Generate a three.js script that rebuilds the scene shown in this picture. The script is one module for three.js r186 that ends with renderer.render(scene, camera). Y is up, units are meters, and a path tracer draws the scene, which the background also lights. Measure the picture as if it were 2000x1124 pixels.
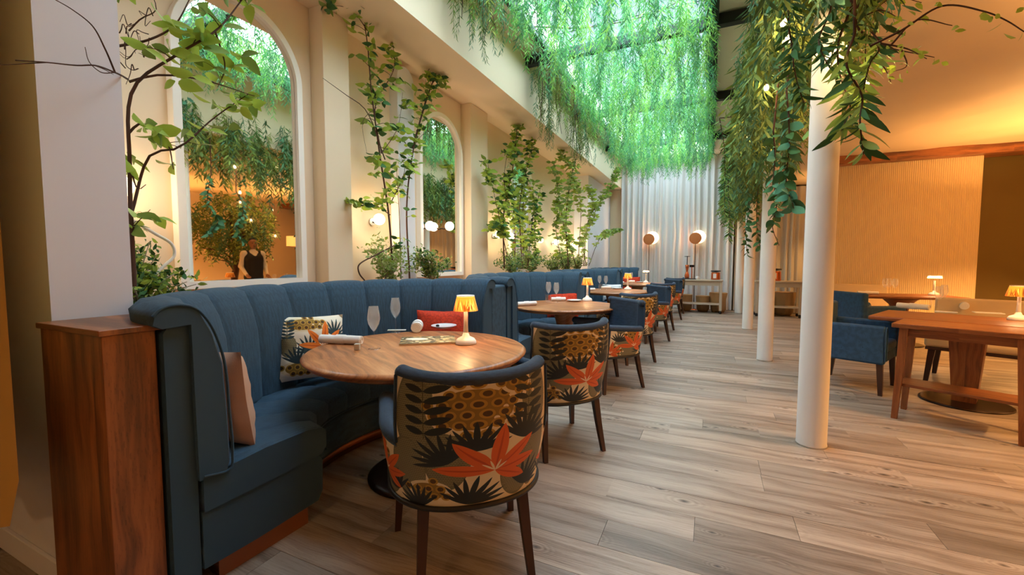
import * as THREE from 'three';
import { RoundedBoxGeometry } from 'three/addons/geometries/RoundedBoxGeometry.js';
import { mergeGeometries, mergeVertices } from 'three/addons/utils/BufferGeometryUtils.js';
import { RectAreaLightUniformsLib } from 'three/addons/lights/RectAreaLightUniformsLib.js';
import { MarchingCubes } from 'three/addons/objects/MarchingCubes.js';
import { createNoise2D, createNoise3D } from 'simplex-noise';

// ------------------------------------------------------------------ camera, daylight, exposure
const F = 830, CAM = new THREE.Vector3(0, 1.25, 0), YAW = 0.43560, PITCH = 0.06017;
const scene = new THREE.Scene();
const camera = new THREE.PerspectiveCamera(2 * Math.atan(562 / F) * 180 / Math.PI, 2000 / 1124, 0.05, 60);
camera.position.copy(CAM);
camera.rotation.set(-PITCH, YAW, 0, 'YXZ');
scene.add(camera);
scene.background = new THREE.Color(0.75, 0.9, 1.0);
const renderer = new THREE.WebGLRenderer({ antialias: true });
renderer.toneMapping = THREE.LinearToneMapping;
renderer.toneMappingExposure = 0.385;
renderer.shadowMap.enabled = true;
RectAreaLightUniformsLib.init();
const DAY = new THREE.Color(0.64, 0.82, 1.0), SKY_POWER = 38;
const SKY = { x0: -1.97, x1: -0.06, z0: -1.7, z1: -11.7, y: 4.0 };
const daylight = new THREE.RectAreaLight(DAY, SKY_POWER, SKY.x1 - SKY.x0 - 0.1, SKY.z0 - SKY.z1 - 0.1);
daylight.position.set((SKY.x0 + SKY.x1) / 2, 4.30, (SKY.z0 + SKY.z1) / 2);
daylight.rotation.x = -Math.PI / 2;
scene.add(daylight);
const WARM = new THREE.Color(1.0, 0.62, 0.29), AMBER = new THREE.Color(1.0, 0.50, 0.16), CREAM = new THREE.Color(1.0, 0.70, 0.40);

// ------------------------------------------------------------------ helpers
function rngOf(seed) { let a = seed >>> 0; return () => { a = (a + 0x6D2B79F5) | 0; let t = Math.imul(a ^ (a >>> 15), 1 | a); t = (t + Math.imul(t ^ (t >>> 7), 61 | t)) ^ t; return ((t ^ (t >>> 14)) >>> 0) / 4294967296; }; }
const R = rngOf(7), noise2 = createNoise2D(rngOf(3)), noise3 = createNoise3D(rngOf(5));
const rr = (a, b, g = R) => a + (b - a) * g();
const lerp = (a, b, t) => a + (b - a) * t;
const V = (x, y, z) => new THREE.Vector3(x, y, z);
const taken = {};
function numbered(name) { const n = taken[name] = (taken[name] ?? -1) + 1; return n ? `${name}_${String(n).padStart(3, '0')}` : name; }
function cast(m) { m.castShadow = true; m.receiveShadow = true; return m; }
function tag(o, label, category, group, kind) {
  o.userData.label = label; o.userData.category = category;
  if (group) o.userData.group = group;
  if (kind) o.userData.kind = kind;
  return o;
}
function thing(name, label, category, pos = [0, 0, 0], turn = 0, group) {
  const o = new THREE.Group(); o.name = numbered(name); o.position.set(...pos); o.rotation.y = turn;
  scene.add(o); return tag(o, label, category, group);
}
function part(parent, name, geo, mat, pos, rot) {
  const m = cast(new THREE.Mesh(geo, mat)); m.name = name;
  if (pos) m.position.set(...pos);
  if (rot) m.rotation.set(...rot);
  parent.add(m); return m;
}
function solo(name, label, category, geo, mat, pos, rot, group) { const m = part(scene, numbered(name), geo, mat, pos, rot); return tag(m, label, category, group); }
function struct(name, geo, mat, label, category = 'structure') { const m = part(scene, numbered(name), geo, mat); m.userData.kind = 'structure'; m.userData.label = label; m.userData.category = category; return m; }
function copyOf(src, pos, turn, label) {
  const c = src.clone(); c.name = numbered(src.name.replace(/_\d{3}$/, '')); c.position.set(...pos); c.rotation.y = turn;
  c.userData = { ...src.userData, label }; scene.add(c); return c;
}
// pixels of the photograph to points: on a plane x = X, y = H or z = Z
const fw = V(-Math.sin(YAW) * Math.cos(PITCH), -Math.sin(PITCH), -Math.cos(YAW) * Math.cos(PITCH));
const rightV = V().crossVectors(fw, V(0, 1, 0)).normalize(), upV = V().crossVectors(rightV, fw);
const rayOf = (px, py) => fw.clone().addScaledVector(rightV, (px - 1000) / F).addScaledVector(upV, -(py - 562) / F);
const onX = (px, py, X) => { const d = rayOf(px, py); return CAM.clone().addScaledVector(d, X / d.x); };
const onY = (px, py, H) => { const d = rayOf(px, py); return CAM.clone().addScaledVector(d, (H - CAM.y) / d.y); };
const onZ = (px, py, Z) => { const d = rayOf(px, py); return CAM.clone().addScaledVector(d, Z / d.z); };

// uv in metres from the position, by the main direction of each face; along: which axis the grain follows
function metreUV(geo, along = 'y', off = [0, 0], s = 1) {
  const g = geo.index ? geo.toNonIndexed() : geo, p = g.attributes.position, n = g.attributes.normal, uv = new Float32Array(p.count * 2);
  for (let i = 0; i < p.count; i++) {
    const x = p.getX(i), y = p.getY(i), z = p.getZ(i), ax = Math.abs(n.getX(i)), ay = Math.abs(n.getY(i)), az = Math.abs(n.getZ(i));
    let u, v;
    if (along === 'y') { if (ay > ax && ay > az) { u = x; v = z; } else if (ax > az) { u = y; v = z; } else { u = y; v = x; } }
    else if (along === 'x') { if (ax > ay && ax > az) { u = y; v = z; } else if (ay > az) { u = x; v = z; } else { u = x; v = y; } }
    else { if (az > ay && az > ax) { u = y; v = x; } else if (ay > ax) { u = z; v = x; } else { u = z; v = y; } }
    uv[2 * i] = u * s + off[0]; uv[2 * i + 1] = v * s + off[1];
  }
  g.setAttribute('uv', new THREE.BufferAttribute(uv, 2)); return g;
}
function bx(w, h, d, x = 0, y = 0, z = 0, r = 0, along = 'y', off) {
  const g = r ? new RoundedBoxGeometry(w, h, d, 2, Math.min(r, w / 2.02, h / 2.02, d / 2.02)) : new THREE.BoxGeometry(w, h, d);
  g.translate(x, y, z); return metreUV(g, along, off);
}
const span = (x0, x1, y0, y1, z0, z1, r, along) => bx(Math.abs(x1 - x0), Math.abs(y1 - y0), Math.abs(z1 - z0), (x0 + x1) / 2, (y0 + y1) / 2, (z0 + z1) / 2, r, along);
const lathe = (pts, seg = 32) => new THREE.LatheGeometry(pts.map(([r, y]) => new THREE.Vector2(r, y)), seg);
function tube(pts, r, seg, rad = 7, closed = false) { return new THREE.TubeGeometry(new THREE.CatmullRomCurve3(pts.map((p) => (p.isVector3 ? p : V(...p))), closed), seg ?? pts.length * 6, r, rad, closed); }
function tapered(pts, r0, r1, seg, rad = 6) {
  const g = tube(pts, 1, seg, rad), n = seg ?? pts.length * 6, c = new THREE.CatmullRomCurve3(pts.map((p) => (p.isVector3 ? p : V(...p)))), p = g.attributes.position;
  for (let i = 0; i <= n; i++) { const q = c.getPointAt(i / n), r = lerp(r0, r1, i / n); for (let k = 0; k <= rad; k++) { const j = i * (rad + 1) + k; p.setXYZ(j, q.x + (p.getX(j) - q.x) * r, q.y + (p.getY(j) - q.y) * r, q.z + (p.getZ(j) - q.z) * r); } }
  return g;
}
const plain = (g) => { const o = g.index ? g.toNonIndexed() : g; for (const k of Object.keys(o.attributes)) if (!['position', 'normal', 'uv'].includes(k)) o.deleteAttribute(k); return o; };
const merge = (...gs) => mergeGeometries(gs.map(plain));
// a grid of points grid[i][j] as a surface; uv from fn(i, j) or 0..1
function gridGeo(grid, uvFn, closeJ = false, flip = false) {
  const ni = grid.length, nj = grid[0].length, pos = [], uv = [], idx = [];
  for (let i = 0; i < ni; i++) for (let j = 0; j < nj; j++) { pos.push(...grid[i][j]); uv.push(...(uvFn ? uvFn(i, j) : [i / (ni - 1), j / (nj - 1)])); }
  for (let i = 0; i < ni - 1; i++) for (let j = 0; j < (closeJ ? nj : nj - 1); j++) { const a = i * nj + j, b = i * nj + (j + 1) % nj, c = a + nj, d = b + nj; flip ? idx.push(a, b, c, b, d, c) : idx.push(a, c, b, b, c, d); }
  const g = new THREE.BufferGeometry(); g.setAttribute('position', new THREE.Float32BufferAttribute(pos, 3)); g.setAttribute('uv', new THREE.Float32BufferAttribute(uv, 2)); g.setIndex(idx); g.computeVertexNormals(); return g;
}
// rings of points (closed profiles) joined and capped at both ends
function loft(rings, caps = true) {
  const body = gridGeo(rings, null, true), gs = [body];
  if (caps) for (const [ring, flip] of [[rings[0], false], [rings[rings.length - 1], true]]) {
    const v = ring.map((p) => V(...p)), nrm = V(); v.forEach((p, i) => { const q = v[(i + 1) % v.length]; nrm.add(V((p.y - q.y) * (p.z + q.z), (p.z - q.z) * (p.x + q.x), (p.x - q.x) * (p.y + q.y))); }); nrm.normalize();
    const ax = Math.abs(nrm.y) > 0.9 ? V(1, 0, 0) : V(0, 1, 0), e = V().crossVectors(ax, nrm).normalize(), f = V().crossVectors(nrm, e), pos = [];
    for (const tri of THREE.ShapeUtils.triangulateShape(v.map((p) => new THREE.Vector2(p.dot(e), p.dot(f))), [])) { const t = tri.map((i) => ring[i]); if (flip) t.reverse(); for (const q of t) pos.push(...q); }
    const g = new THREE.BufferGeometry(); g.setAttribute('position', new THREE.Float32BufferAttribute(pos, 3)); g.setAttribute('uv', new THREE.Float32BufferAttribute(new Array(pos.length / 3 * 2).fill(0), 2)); g.computeVertexNormals(); gs.push(g);
  }
  return merge(...gs);
}

// ------------------------------------------------------------------ textures
function dataTex(w, h, fn, srgb = true) {
  const d = new Uint8Array(w * h * 4);
  for (let y = 0; y < h; y++) for (let x = 0; x < w; x++) { const c = fn(x / w, y / h), i = 4 * (y * w + x); d[i] = c[0]; d[i + 1] = c[1]; d[i + 2] = c[2]; d[i + 3] = 255; }
  const t = new THREE.DataTexture(d, w, h, THREE.RGBAFormat); t.wrapS = t.wrapT = THREE.RepeatWrapping; t.magFilter = THREE.LinearFilter; t.minFilter = THREE.LinearMipmapLinearFilter; t.generateMipmaps = true;
  if (srgb) t.colorSpace = THREE.SRGBColorSpace; t.needsUpdate = true; return t;
}
// noise that closes on itself over the unit square
function tileNoise(u, v, fu, fv, seed) {
  const a = u * 2 * Math.PI, b = v * 2 * Math.PI, r1 = fu / (2 * Math.PI), r2 = fv / (2 * Math.PI);
  return 0.5 * (noise3(Math.cos(a) * r1 + seed, Math.sin(a) * r1 - seed, v * fv * 0.999) + noise3(Math.cos(b) * r2 + 9 + seed, Math.sin(b) * r2 + 3, u * fu * 0.999));
}
function woodTex(w, h, base, dark, light, { fu = 2, fv = 30, fine = 150, streak = 0.5, knots = 0, size = [1, 1], seed = 0 } = {}) {
  const g = rngOf(100 + seed), ks = Array.from({ length: knots }, () => [g(), g(), rr(0.006, 0.016, g)]);
  const t = dataTex(w, h, (u, v) => {
    const warp = 0.02 * noise2(u * 5 + seed, v * 6);
    const s1 = noise2(u * fu + seed, (v + warp) * fv), s2 = noise2(u * fu * 4 + 7, (v + warp * 0.6) * fine), s3 = noise2(u * 1.3 + 3, v * 5 + seed), pore = noise2(u * 22, v * fine * 2.6 + seed);
    let k = streak * s1 * 0.5 + s2 * 0.25 + s3 * 0.3 - (pore > 0.6 ? 0.28 : 0), kn = 0;
    for (const [ku, kv, kr] of ks) { const dx = (u - ku) * size[0] * 0.55, dy = (v - kv) * size[1], d = Math.hypot(dx, dy); if (d < kr * 5) { k += 0.35 * Math.sin(d / kr * 5) * (1 - d / (kr * 5)); if (d < kr) kn = 1 - d / kr; } }
    k = Math.max(-1, Math.min(1, k));
    return [0, 1, 2].map((i) => lerp(k < 0 ? lerp(base[i], dark[i], -k) : lerp(base[i], light[i], k), dark[i] * 0.5, kn));
  });
  t.repeat.set(1 / size[0], 1 / size[1]); return t;
}
const oakTex = woodTex(1024, 1024, [172, 156, 139], [104, 86, 70], [208, 194, 176], { fu: 1.8, fv: 13, fine: 110, streak: 0.8, knots: 20, size: [2.4, 1.2], seed: 2 });
const tableTex = woodTex(1024, 512, [174, 108, 60], [108, 62, 33], [206, 146, 92], { fu: 1.5, fv: 16, fine: 80, streak: 0.9, size: [1.6, 0.8], seed: 8 });
const walnutTex = woodTex(512, 512, [142, 84, 45], [74, 42, 24], [188, 116, 62], { fu: 1.2, fv: 9, fine: 60, streak: 1.2, size: [1.4, 0.9], seed: 5 });
const grainy = (amp, f, seed) => dataTex(256, 256, (u, v) => { const k = 128 + amp * (0.6 * noise2(u * f + seed, v * f) + 0.4 * noise2(u * f * 3, v * f * 3 + seed)); return [k, k, k]; }, false);
const velvetBump = grainy(120, 60, 4), linenBump = dataTex(256, 256, (u, v) => { const k = 128 + 60 * Math.sin(u * 402) * 0.5 + 60 * Math.sin(v * 402) * 0.5 + 40 * noise2(u * 30, v * 30); return [k, k, k]; }, false);
const velvetTone = dataTex(256, 256, (u, v) => { const k = 224 + 26 * noise2(u * 7, v * 7) + 16 * noise2(u * 40, v * 40); return [k, k, k]; });
velvetBump.repeat.set(5, 5); linenBump.repeat.set(4, 4); velvetTone.repeat.set(2.5, 2.5);

// botanical print: cream cloth, orange flowers, dark palm fans, ochre honeycomb discs, grey-green seed heads, leafy sprigs
function printCanvas(W, H, draw) { const c = document.createElement('canvas'); c.width = W; c.height = H; draw(c.getContext('2d'), W, H); const t = new THREE.CanvasTexture(c); t.colorSpace = THREE.SRGBColorSpace; t.wrapS = t.wrapT = THREE.RepeatWrapping; t.magFilter = THREE.LinearFilter; return t; }
function petal(g, x, y, a, l, w, fill) { g.save(); g.translate(x, y); g.rotate(a); g.fillStyle = fill; g.beginPath(); g.moveTo(0, 0); g.bezierCurveTo(l * 0.25, -w, l * 0.75, -w * 0.9, l, 0); g.bezierCurveTo(l * 0.75, w * 0.9, l * 0.25, w, 0, 0); g.fill(); g.restore(); }
function drawFlower(g, x, y, s, col = '#dd6420') {
  for (const [a, l] of [[-1.45, 1.25], [-2.25, 1.1], [-0.75, 1.15], [-3.0, 1.1], [-0.2, 1.0], [0.45, 0.8]]) { petal(g, x, y, a, s * l, s * 0.21, col); petal(g, x, y, a, s * l * 0.9, s * 0.03, '#c04a12'); }
  for (const a of [-2.4, -1.9, -1.2, -0.7]) petal(g, x, y, a, s * 0.3, s * 0.03, '#f2e2c2');
}
function drawFan(g, x, y, s, rot = 0, col = '#152022', n = 9) { for (let i = 0; i < n; i++) { const a = -Math.PI / 2 + rot + (i - (n - 1) / 2) * 0.29; petal(g, x, y, a, s * (1 - 0.04 * Math.abs(i - (n - 1) / 2)), s * 0.085, col); } }
function drawDiscs(g, x, y, w, h, r) {
  g.fillStyle = '#e9d6ae'; g.beginPath(); g.ellipse(x, y, w * 1.05, h * 1.05, 0, 0, 7); g.fill(); g.fillStyle = '#8d6c26'; g.beginPath(); g.ellipse(x, y, w * 0.8, h * 0.8, 0, 0, 7); g.fill();
  for (let j = -h; j <= h; j += r * 2) for (let i = -w; i <= w; i += r * 2.3) { const xx = x + i + ((Math.round(j / r / 2) & 1) ? r : 0), yy = y + j; if ((i / w) ** 2 + (j / h) ** 2 > 1.15) continue; g.fillStyle = '#b58a32'; g.beginPath(); g.arc(xx, yy, r * 0.95, 0, 7); g.fill(); g.fillStyle = '#4d3310'; g.beginPath(); g.arc(xx, yy, r * 0.58, 0, 7); g.fill(); if (Math.round(i * 7 + j * 3) % 5 > 0) { g.fillStyle = '#efdcb6'; g.beginPath(); g.arc(xx + r * 1.15, yy + r * 1.0, r * 0.42, 0, 7); g.fill(); } }
}
function drawSeeds(g, x, y, w, h) { g.fillStyle = '#6f684c'; g.beginPath(); g.ellipse(x, y, w, h, 0, 0, 7); g.fill(); g.strokeStyle = '#958c69'; g.lineWidth = 3; for (let j = -h; j < h; j += 14) for (let i = -w; i < w; i += 14) if ((i / w) ** 2 + (j / h) ** 2 < 0.85) { g.beginPath(); g.arc(x + i + ((j / 14) & 1) * 7, y + j, 8, 3.3, 6.1); g.stroke(); } }
function drawSprig(g, x, y, h, lean = 0, col = '#16211f') { g.strokeStyle = '#3a3a20'; g.lineWidth = 4; g.beginPath(); g.moveTo(x, y); g.lineTo(x + lean, y - h); g.stroke(); for (let i = 0; i < 6; i++) { const t = (i + 0.5) / 6, xx = x + lean * t, yy = y - h * t; petal(g, xx, yy, -0.25, h * 0.36, h * 0.085, col); petal(g, xx, yy, Math.PI + 0.35, h * 0.28, h * 0.075, col); } }
// the cloth of the chairs: u 0..1 round the shell (0.5 = middle of the back), v 0..1 from bottom to top
const printTex = printCanvas(2048, 1024, (g, W, H) => {
  g.fillStyle = '#ecd9b4'; g.fillRect(0, 0, W, H);
  for (const [x, y, w, h] of [[700, 300, 120, 300], [1330, 250, 110, 260], [1360, 680, 100, 260], [640, 700, 120, 240], [160, 300, 120, 260], [1900, 320, 120, 260], [1000, 50, 300, 110], [870, 620, 120, 220], [1240, 760, 120, 200], [300, 800, 260, 200], [1750, 800, 260, 200], [420, 160, 80, 160], [1640, 160, 80, 160]]) drawSeeds(g, x, y, w, h);
  for (const [x, y, w, h, r] of [[1000, 270, 220, 170, 34], [760, 850, 130, 80, 30], [330, 560, 100, 150, 28], [1660, 560, 110, 150, 28], [60, 850, 130, 110, 28], [1200, 120, 90, 70, 30]]) drawDiscs(g, x, y, w, h, r);
  for (const [x, y, s, r] of [[880, 640, 240, -0.5], [1240, 520, 260, 0.35], [1010, 560, 210, 0], [980, 960, 220, 0.2], [1280, 900, 230, 0.5], [700, 980, 190, -0.3], [250, 450, 220, 0.3], [520, 900, 200, -0.4], [1750, 450, 220, -0.3], [1520, 900, 200, 0.4], [130, 700, 190, 0.2], [1930, 700, 190, -0.2]]) drawFan(g, x, y, s, r);
  drawSprig(g, 760, 460, 420, -8); drawSprig(g, 1270, 400, 380, 20); drawSprig(g, 90, 330, 300, 10); drawSprig(g, 1960, 330, 300, -10); drawSprig(g, 440, 420, 300, 12); drawSprig(g, 1590, 420, 300, -12);
  drawFlower(g, 1090, 720, 270); drawFlower(g, 380, 800, 240); drawFlower(g, 1680, 800, 240); drawFlower(g, 20, 900, 180); drawFlower(g, 2030, 900, 180);
});
const cushionPrint = printCanvas(512, 512, (g, W, H) => {
  g.fillStyle = '#f0e6d0'; g.fillRect(0, 0, W, H); drawDiscs(g, 200, 70, 170, 60, 22); drawDiscs(g, 150, 420, 130, 60, 24); drawSeeds(g, 70, 240, 60, 90);
  drawFan(g, 420, 180, 150, 0.2, '#2a3f44'); drawFan(g, 230, 300, 150, -0.3, '#2a3f44'); drawFan(g, 130, 380, 150, 0.1, '#1c2c30'); drawFan(g, 400, 480, 160, 0, '#1c2c30'); drawSprig(g, 60, 190, 160, 10, '#2a3f44'); drawFlower(g, 330, 260, 170, '#ea7a1e');
});
const zebraPrint = printCanvas(256, 256, (g) => { g.fillStyle = '#d9dde0'; g.fillRect(0, 0, 256, 256); for (let i = 0; i < 10; i++) drawFan(g, 30 + (i * 83) % 230, 60 + (i * 57) % 220, 70, i, '#27363c', 7); });
const shadePrint = printCanvas(1024, 256, (g) => { g.fillStyle = '#d98f3a'; g.fillRect(0, 0, 1024, 256); const q = rngOf(21); for (let i = 0; i < 90; i++) petal(g, q() * 1024, 256 + 20 * q(), -Math.PI / 2 + (q() - 0.5) * 0.7, 120 + 150 * q(), 6 + 9 * q(), ['#b35e14', '#8a3d0e', '#f0c478', '#6e3810'][i & 3]); });
const bookPrint = printCanvas(512, 384, (g) => { g.fillStyle = '#6d5a3a'; g.fillRect(0, 0, 512, 384); const q = rngOf(31); for (let i = 0; i < 160; i++) { g.fillStyle = ['#8d7a4a', '#4c4a2c', '#b59a62', '#3b3322', '#d9c79a'][i % 5]; g.beginPath(); g.ellipse(q() * 512, q() * 384, 14 + 30 * q(), 8 + 16 * q(), q() * 3, 0, 7); g.fill(); } g.fillStyle = '#efe6d2'; g.beginPath(); g.ellipse(150, 140, 110, 60, 0.2, 0, 7); g.fill(); });

// ------------------------------------------------------------------ materials
const std = (o) => new THREE.MeshStandardMaterial(o), phy = (o) => new THREE.MeshPhysicalMaterial(o);
const M = {
  oak: std({ map: oakTex, roughness: 0.42, vertexColors: true, bumpMap: oakTex, bumpScale: 0.0012 }),
  table: phy({ map: tableTex, roughness: 0.38, clearcoat: 0.15, clearcoatRoughness: 0.35 }),
  sideWood: phy({ map: tableTex, color: 0xcdbda6, roughness: 0.4, clearcoat: 0.12, clearcoatRoughness: 0.4 }),
  walnut: phy({ map: walnutTex, roughness: 0.4, clearcoat: 0.12, clearcoatRoughness: 0.4 }),
  darkWood: std({ color: 0x3a2116, roughness: 0.45 }),
  joint: std({ color: 0x2a2018, roughness: 0.9 }),
  wall: std({ color: 0xefdabb, roughness: 0.6 }),
  pillar: std({ color: 0xe9e8ee, roughness: 0.8 }),
  ceiling: std({ color: 0xece0cc, roughness: 0.75 }),
  rightCeil: std({ color: 0xe6cfa8, roughness: 0.55 }),
  ribbed: std({ color: 0xe9cf9c, roughness: 0.6 }),
  olive: std({ color: 0x6f5c26, roughness: 0.6 }),
  column: std({ color: 0xf4eee8, roughness: 0.5 }),
  frame: std({ color: 0xfdf8ee, roughness: 0.4 }),
  mirror: std({ color: 0xf2f0ea, metalness: 1, roughness: 0.015 }),
  steel: std({ color: 0x1d1c1e, roughness: 0.5, metalness: 0.3 }),
  navy: phy({ color: 0x33546c, roughness: 0.85, map: velvetTone, bumpMap: velvetBump, bumpScale: 0.0012, sheen: 0.8, sheenColor: new THREE.Color(0x8fb4cc), sheenRoughness: 0.4 }),
  navyChair: phy({ color: 0x2a4058, roughness: 0.7, map: velvetTone, bumpMap: velvetBump, bumpScale: 0.001, sheen: 1, sheenColor: new THREE.Color(0x9cc4e0), sheenRoughness: 0.35 }),
  print: std({ map: printTex, roughness: 0.55, side: THREE.DoubleSide }),
  curtain: phy({ color: 0xd6d4d2, roughness: 0.9, bumpMap: linenBump, bumpScale: 0.001, side: THREE.DoubleSide }),
  ochre: std({ color: 0xc79a4e, roughness: 0.9, side: THREE.DoubleSide }),
  white: std({ color: 0xf6f1ea, roughness: 0.35 }),
  napkin: std({ color: 0xf3eee9, roughness: 0.85, bumpMap: linenBump, bumpScale: 0.0008 }),
  glass: phy({ color: 0xffffff, roughness: 0.02, transmission: 1, thickness: 0, ior: 1.5 }),
  bowl: phy({ color: 0xffffff, roughness: 0.33, transmission: 1, thickness: 0, ior: 1.5 }),
  china: phy({ color: 0xf2f1f0, roughness: 0.2, clearcoat: 0.5 }),
  black: std({ color: 0x151413, roughness: 0.5 }),
  bronze: std({ color: 0x2c1c12, roughness: 0.35, metalness: 0.6 }),
  copper: std({ color: 0xd5764a, roughness: 0.28, metalness: 0.85 }),
  coral: std({ color: 0xe0401a, roughness: 0.9, map: velvetTone, bumpMap: velvetBump, bumpScale: 0.001 }),
  blush: std({ color: 0xc39a80, roughness: 0.9, bumpMap: linenBump, bumpScale: 0.0012 }),
  cushionPrint: std({ map: cushionPrint, roughness: 0.85 }),
  zebra: std({ map: zebraPrint, roughness: 0.85 }),
  cream: std({ color: 0xd9bf95, roughness: 0.85, bumpMap: linenBump, bumpScale: 0.0012 }),
  armBlue: phy({ color: 0x24507a, roughness: 0.8, map: velvetTone, sheen: 0.6, sheenColor: new THREE.Color(0x88b4d0), sheenRoughness: 0.4 }),
  greyWood: std({ color: 0xb9ab97, roughness: 0.6 }),
  burlap: std({ color: 0xb3946b, roughness: 0.95, bumpMap: linenBump, bumpScale: 0.002 }),
  bark: std({ color: 0x4a2f22, roughness: 0.9 }),
  barkPale: std({ color: 0xa89e8c, roughness: 0.8 }),
  shade: phy({ map: shadePrint, roughness: 1, transmission: 0.16, thickness: 0, side: THREE.DoubleSide }),
  shadeCream: phy({ color: 0xf8e2b8, roughness: 1, transmission: 0.55, thickness: 0, side: THREE.DoubleSide }),
  salt: phy({ color: 0xc9bfae, roughness: 0.3 }),
  book: std({ map: bookPrint, roughness: 0.5 }), paper: std({ color: 0xe9dfcc, roughness: 0.8 }),
  skin: std({ color: 0x9a6a4c, roughness: 0.6 }), shirt: std({ color: 0xe8dcc8, roughness: 0.85 }), vest: std({ color: 0x14141a, roughness: 0.8 }), hair: std({ color: 0x17110d, roughness: 0.7 }),
  soil: std({ color: 0x3a2a1c, roughness: 1 }),
  pane: std({ color: 0x000000, roughness: 0.4, emissive: DAY, emissiveIntensity: 3.0 }),
  globe: std({ color: 0xffffff, roughness: 0.4, emissive: new THREE.Color(1, 0.86, 0.62), emissiveIntensity: 7 }),
  bulb: std({ color: 0xffffff, roughness: 0.4, emissive: new THREE.Color(1, 0.74, 0.36), emissiveIntensity: 12 }),
  lampGlow: std({ color: 0xffffff, roughness: 0.4, emissive: new THREE.Color(1, 0.72, 0.35), emissiveIntensity: 6 }),
};
const leafMat = (hex, tr = 0) => phy({ color: hex, roughness: 1, transmission: tr, thickness: 0, side: THREE.DoubleSide });
const LEAF = { fresh: leafMat(0xa2bd46, 0.4), olive: leafMat(0x7c9a42, 0.35), deep: leafMat(0x3f6a3c), blue: leafMat(0x4c8060), willow: leafMat(0x5fb35c, 0.5), tree: leafMat(0x4f5f24), shrub: leafMat(0x93a562, 0.3), white: leafMat(0xffffff), backlit: leafMat(0xffffff, 0.42) };

function addPoint(x, y, z, color, intensity, radius = 0.03) {
  const l = new THREE.PointLight(color, intensity, 0, 2); l.position.set(x, y, z); l.castShadow = true; l.shadow.radius = radius / 0.02; scene.add(l); return l;
}

// ------------------------------------------------------------------ the room
const floor = struct('floor', span(-3.2, 6.7, -0.10, -0.0055, 4.2, -12.6), M.joint, 'dark bed under the wide oak boards of the floor', 'floor');
{
  const zB = -2.001, w = 0.205, g = rngOf(12), far = [];
  const known = { '-1': [-0.419], '2': [0.97], '7': [-0.02], '5': [-0.42], '4': [0.305] };
  const box = new THREE.BoxGeometry(1, 1, 1);
  for (let k = -13; k <= 51; k++) {              // row k lies between zB - k w and zB - (k + 1) w
    const zc = zB - (k + 0.5) * w, cuts = [-3.1];
    let x = known[k] ? known[k][0] - 2.3 : -3.1 - rr(0, 1.9, g); while (x > -2.6) x -= 2.3;
    while (x < 6.6) { x += known[k] && x < known[k][0] - 2 ? 2.3 : rr(1.7, 2.5, g); if (x > -2.9) cuts.push(Math.min(x, 6.6)); }
    if (cuts[cuts.length - 1] < 6.6) cuts.push(6.6);
    for (let i = 0; i < cuts.length - 1; i++) {
      const L = cuts[i + 1] - cuts[i] - 0.0018; if (L < 0.05) continue;
      const geo = box.clone().scale(L, 0.016, w - 0.0018), p = geo.attributes.position, n = geo.attributes.normal, uv = geo.attributes.uv, ou = g() * 3, ov = g() * 3;
      let tone = rr(0.6, 0.92, g), warm = rr(-0.03, 0.03, g);
      if (k === -1 && Math.abs(cuts[i] + 0.419) < 0.02) tone = 0.58;
      if (k === 2 && Math.abs(cuts[i] - 0.97) < 0.02) tone = 0.45;
      const col = new Float32Array(p.count * 3);
      for (let q = 0; q < p.count; q++) { uv.setXY(q, p.getX(q) + ou, p.getZ(q) + p.getY(q) + ov); col.set([tone * (1 + warm), tone, tone * (1 - warm)], q * 3); }
      geo.setAttribute('color', new THREE.BufferAttribute(col, 3));
      const cx = (cuts[i] + cuts[i + 1]) / 2, cy = -0.008 - rr(0, 0.0008, g);
      if (k >= -11 && k <= 18) part(floor, 'plank', geo, M.oak, [cx, cy, zc]); else far.push(geo.translate(cx, cy, zc));
    }
  }
  const rest = part(floor, 'distant_planks', mergeGeometries(far), M.oak); rest.userData.kind = 'stuff';
}
// left wall with its alcoves, pilasters and bulkhead
struct('wall_left', span(-3.2, -3.0, 0, 4.1, -0.6, -12.6), M.wall, 'cream plaster wall of the planted alcoves', 'wall');
struct('wall_left', span(-3.2, -2.18, 0, 4.1, -0.69, -0.935), M.pillar, 'pale square pillar behind the wooden cabinet', 'pillar');
part(scene.getObjectByName('wall_left_001'), 'skirting', span(-3.0, -2.165, 0, 0.1, -0.675, -0.69, 0.004), M.pillar);
struct('wall_left', span(-3.2, -3.0, 0, 4.1, 4.2, -0.69), M.wall, 'plaster wall behind the mustard curtain', 'wall');
for (const [z0, z1, l] of [[-2.54, -2.81, 'plaster pilaster beside the tall arched mirror'], [-4.86, -5.32, 'plaster pilaster between planted alcoves']]) struct('trim', span(-3.0, -2.85, 1.0, 3.3, z0, z1, 0.006), M.wall, l, 'pilaster');
{ const sh = new THREE.Shape(); sh.moveTo(-0.125, 0); sh.lineTo(-0.125, 2.12); sh.absarc(0, 2.12, 0.125, Math.PI, 0, true); sh.lineTo(0.125, 0); const g = new THREE.ExtrudeGeometry(sh, { depth: 0.10, bevelEnabled: true, bevelSize: 0.006, bevelThickness: 0.006, bevelSegments: 2, curveSegments: 16 }); g.rotateY(Math.PI / 2).translate(-3.0, 1.0, -3.62); struct('trim', metreUV(g), M.pillar, 'slim pale upright with a rounded top in the second alcove', 'trim'); }
struct('trim', span(-3.2, -2.3, 3.3, 4.1, -0.935, -12.6), M.wall, 'deep plaster bulkhead running above the alcoves', 'bulkhead');
struct('wall_left', span(-3.2, -2.66, 0, 3.3, -10.0, -12.6), M.pillar, 'pale wall pier next to the grey curtain', 'wall');
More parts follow.
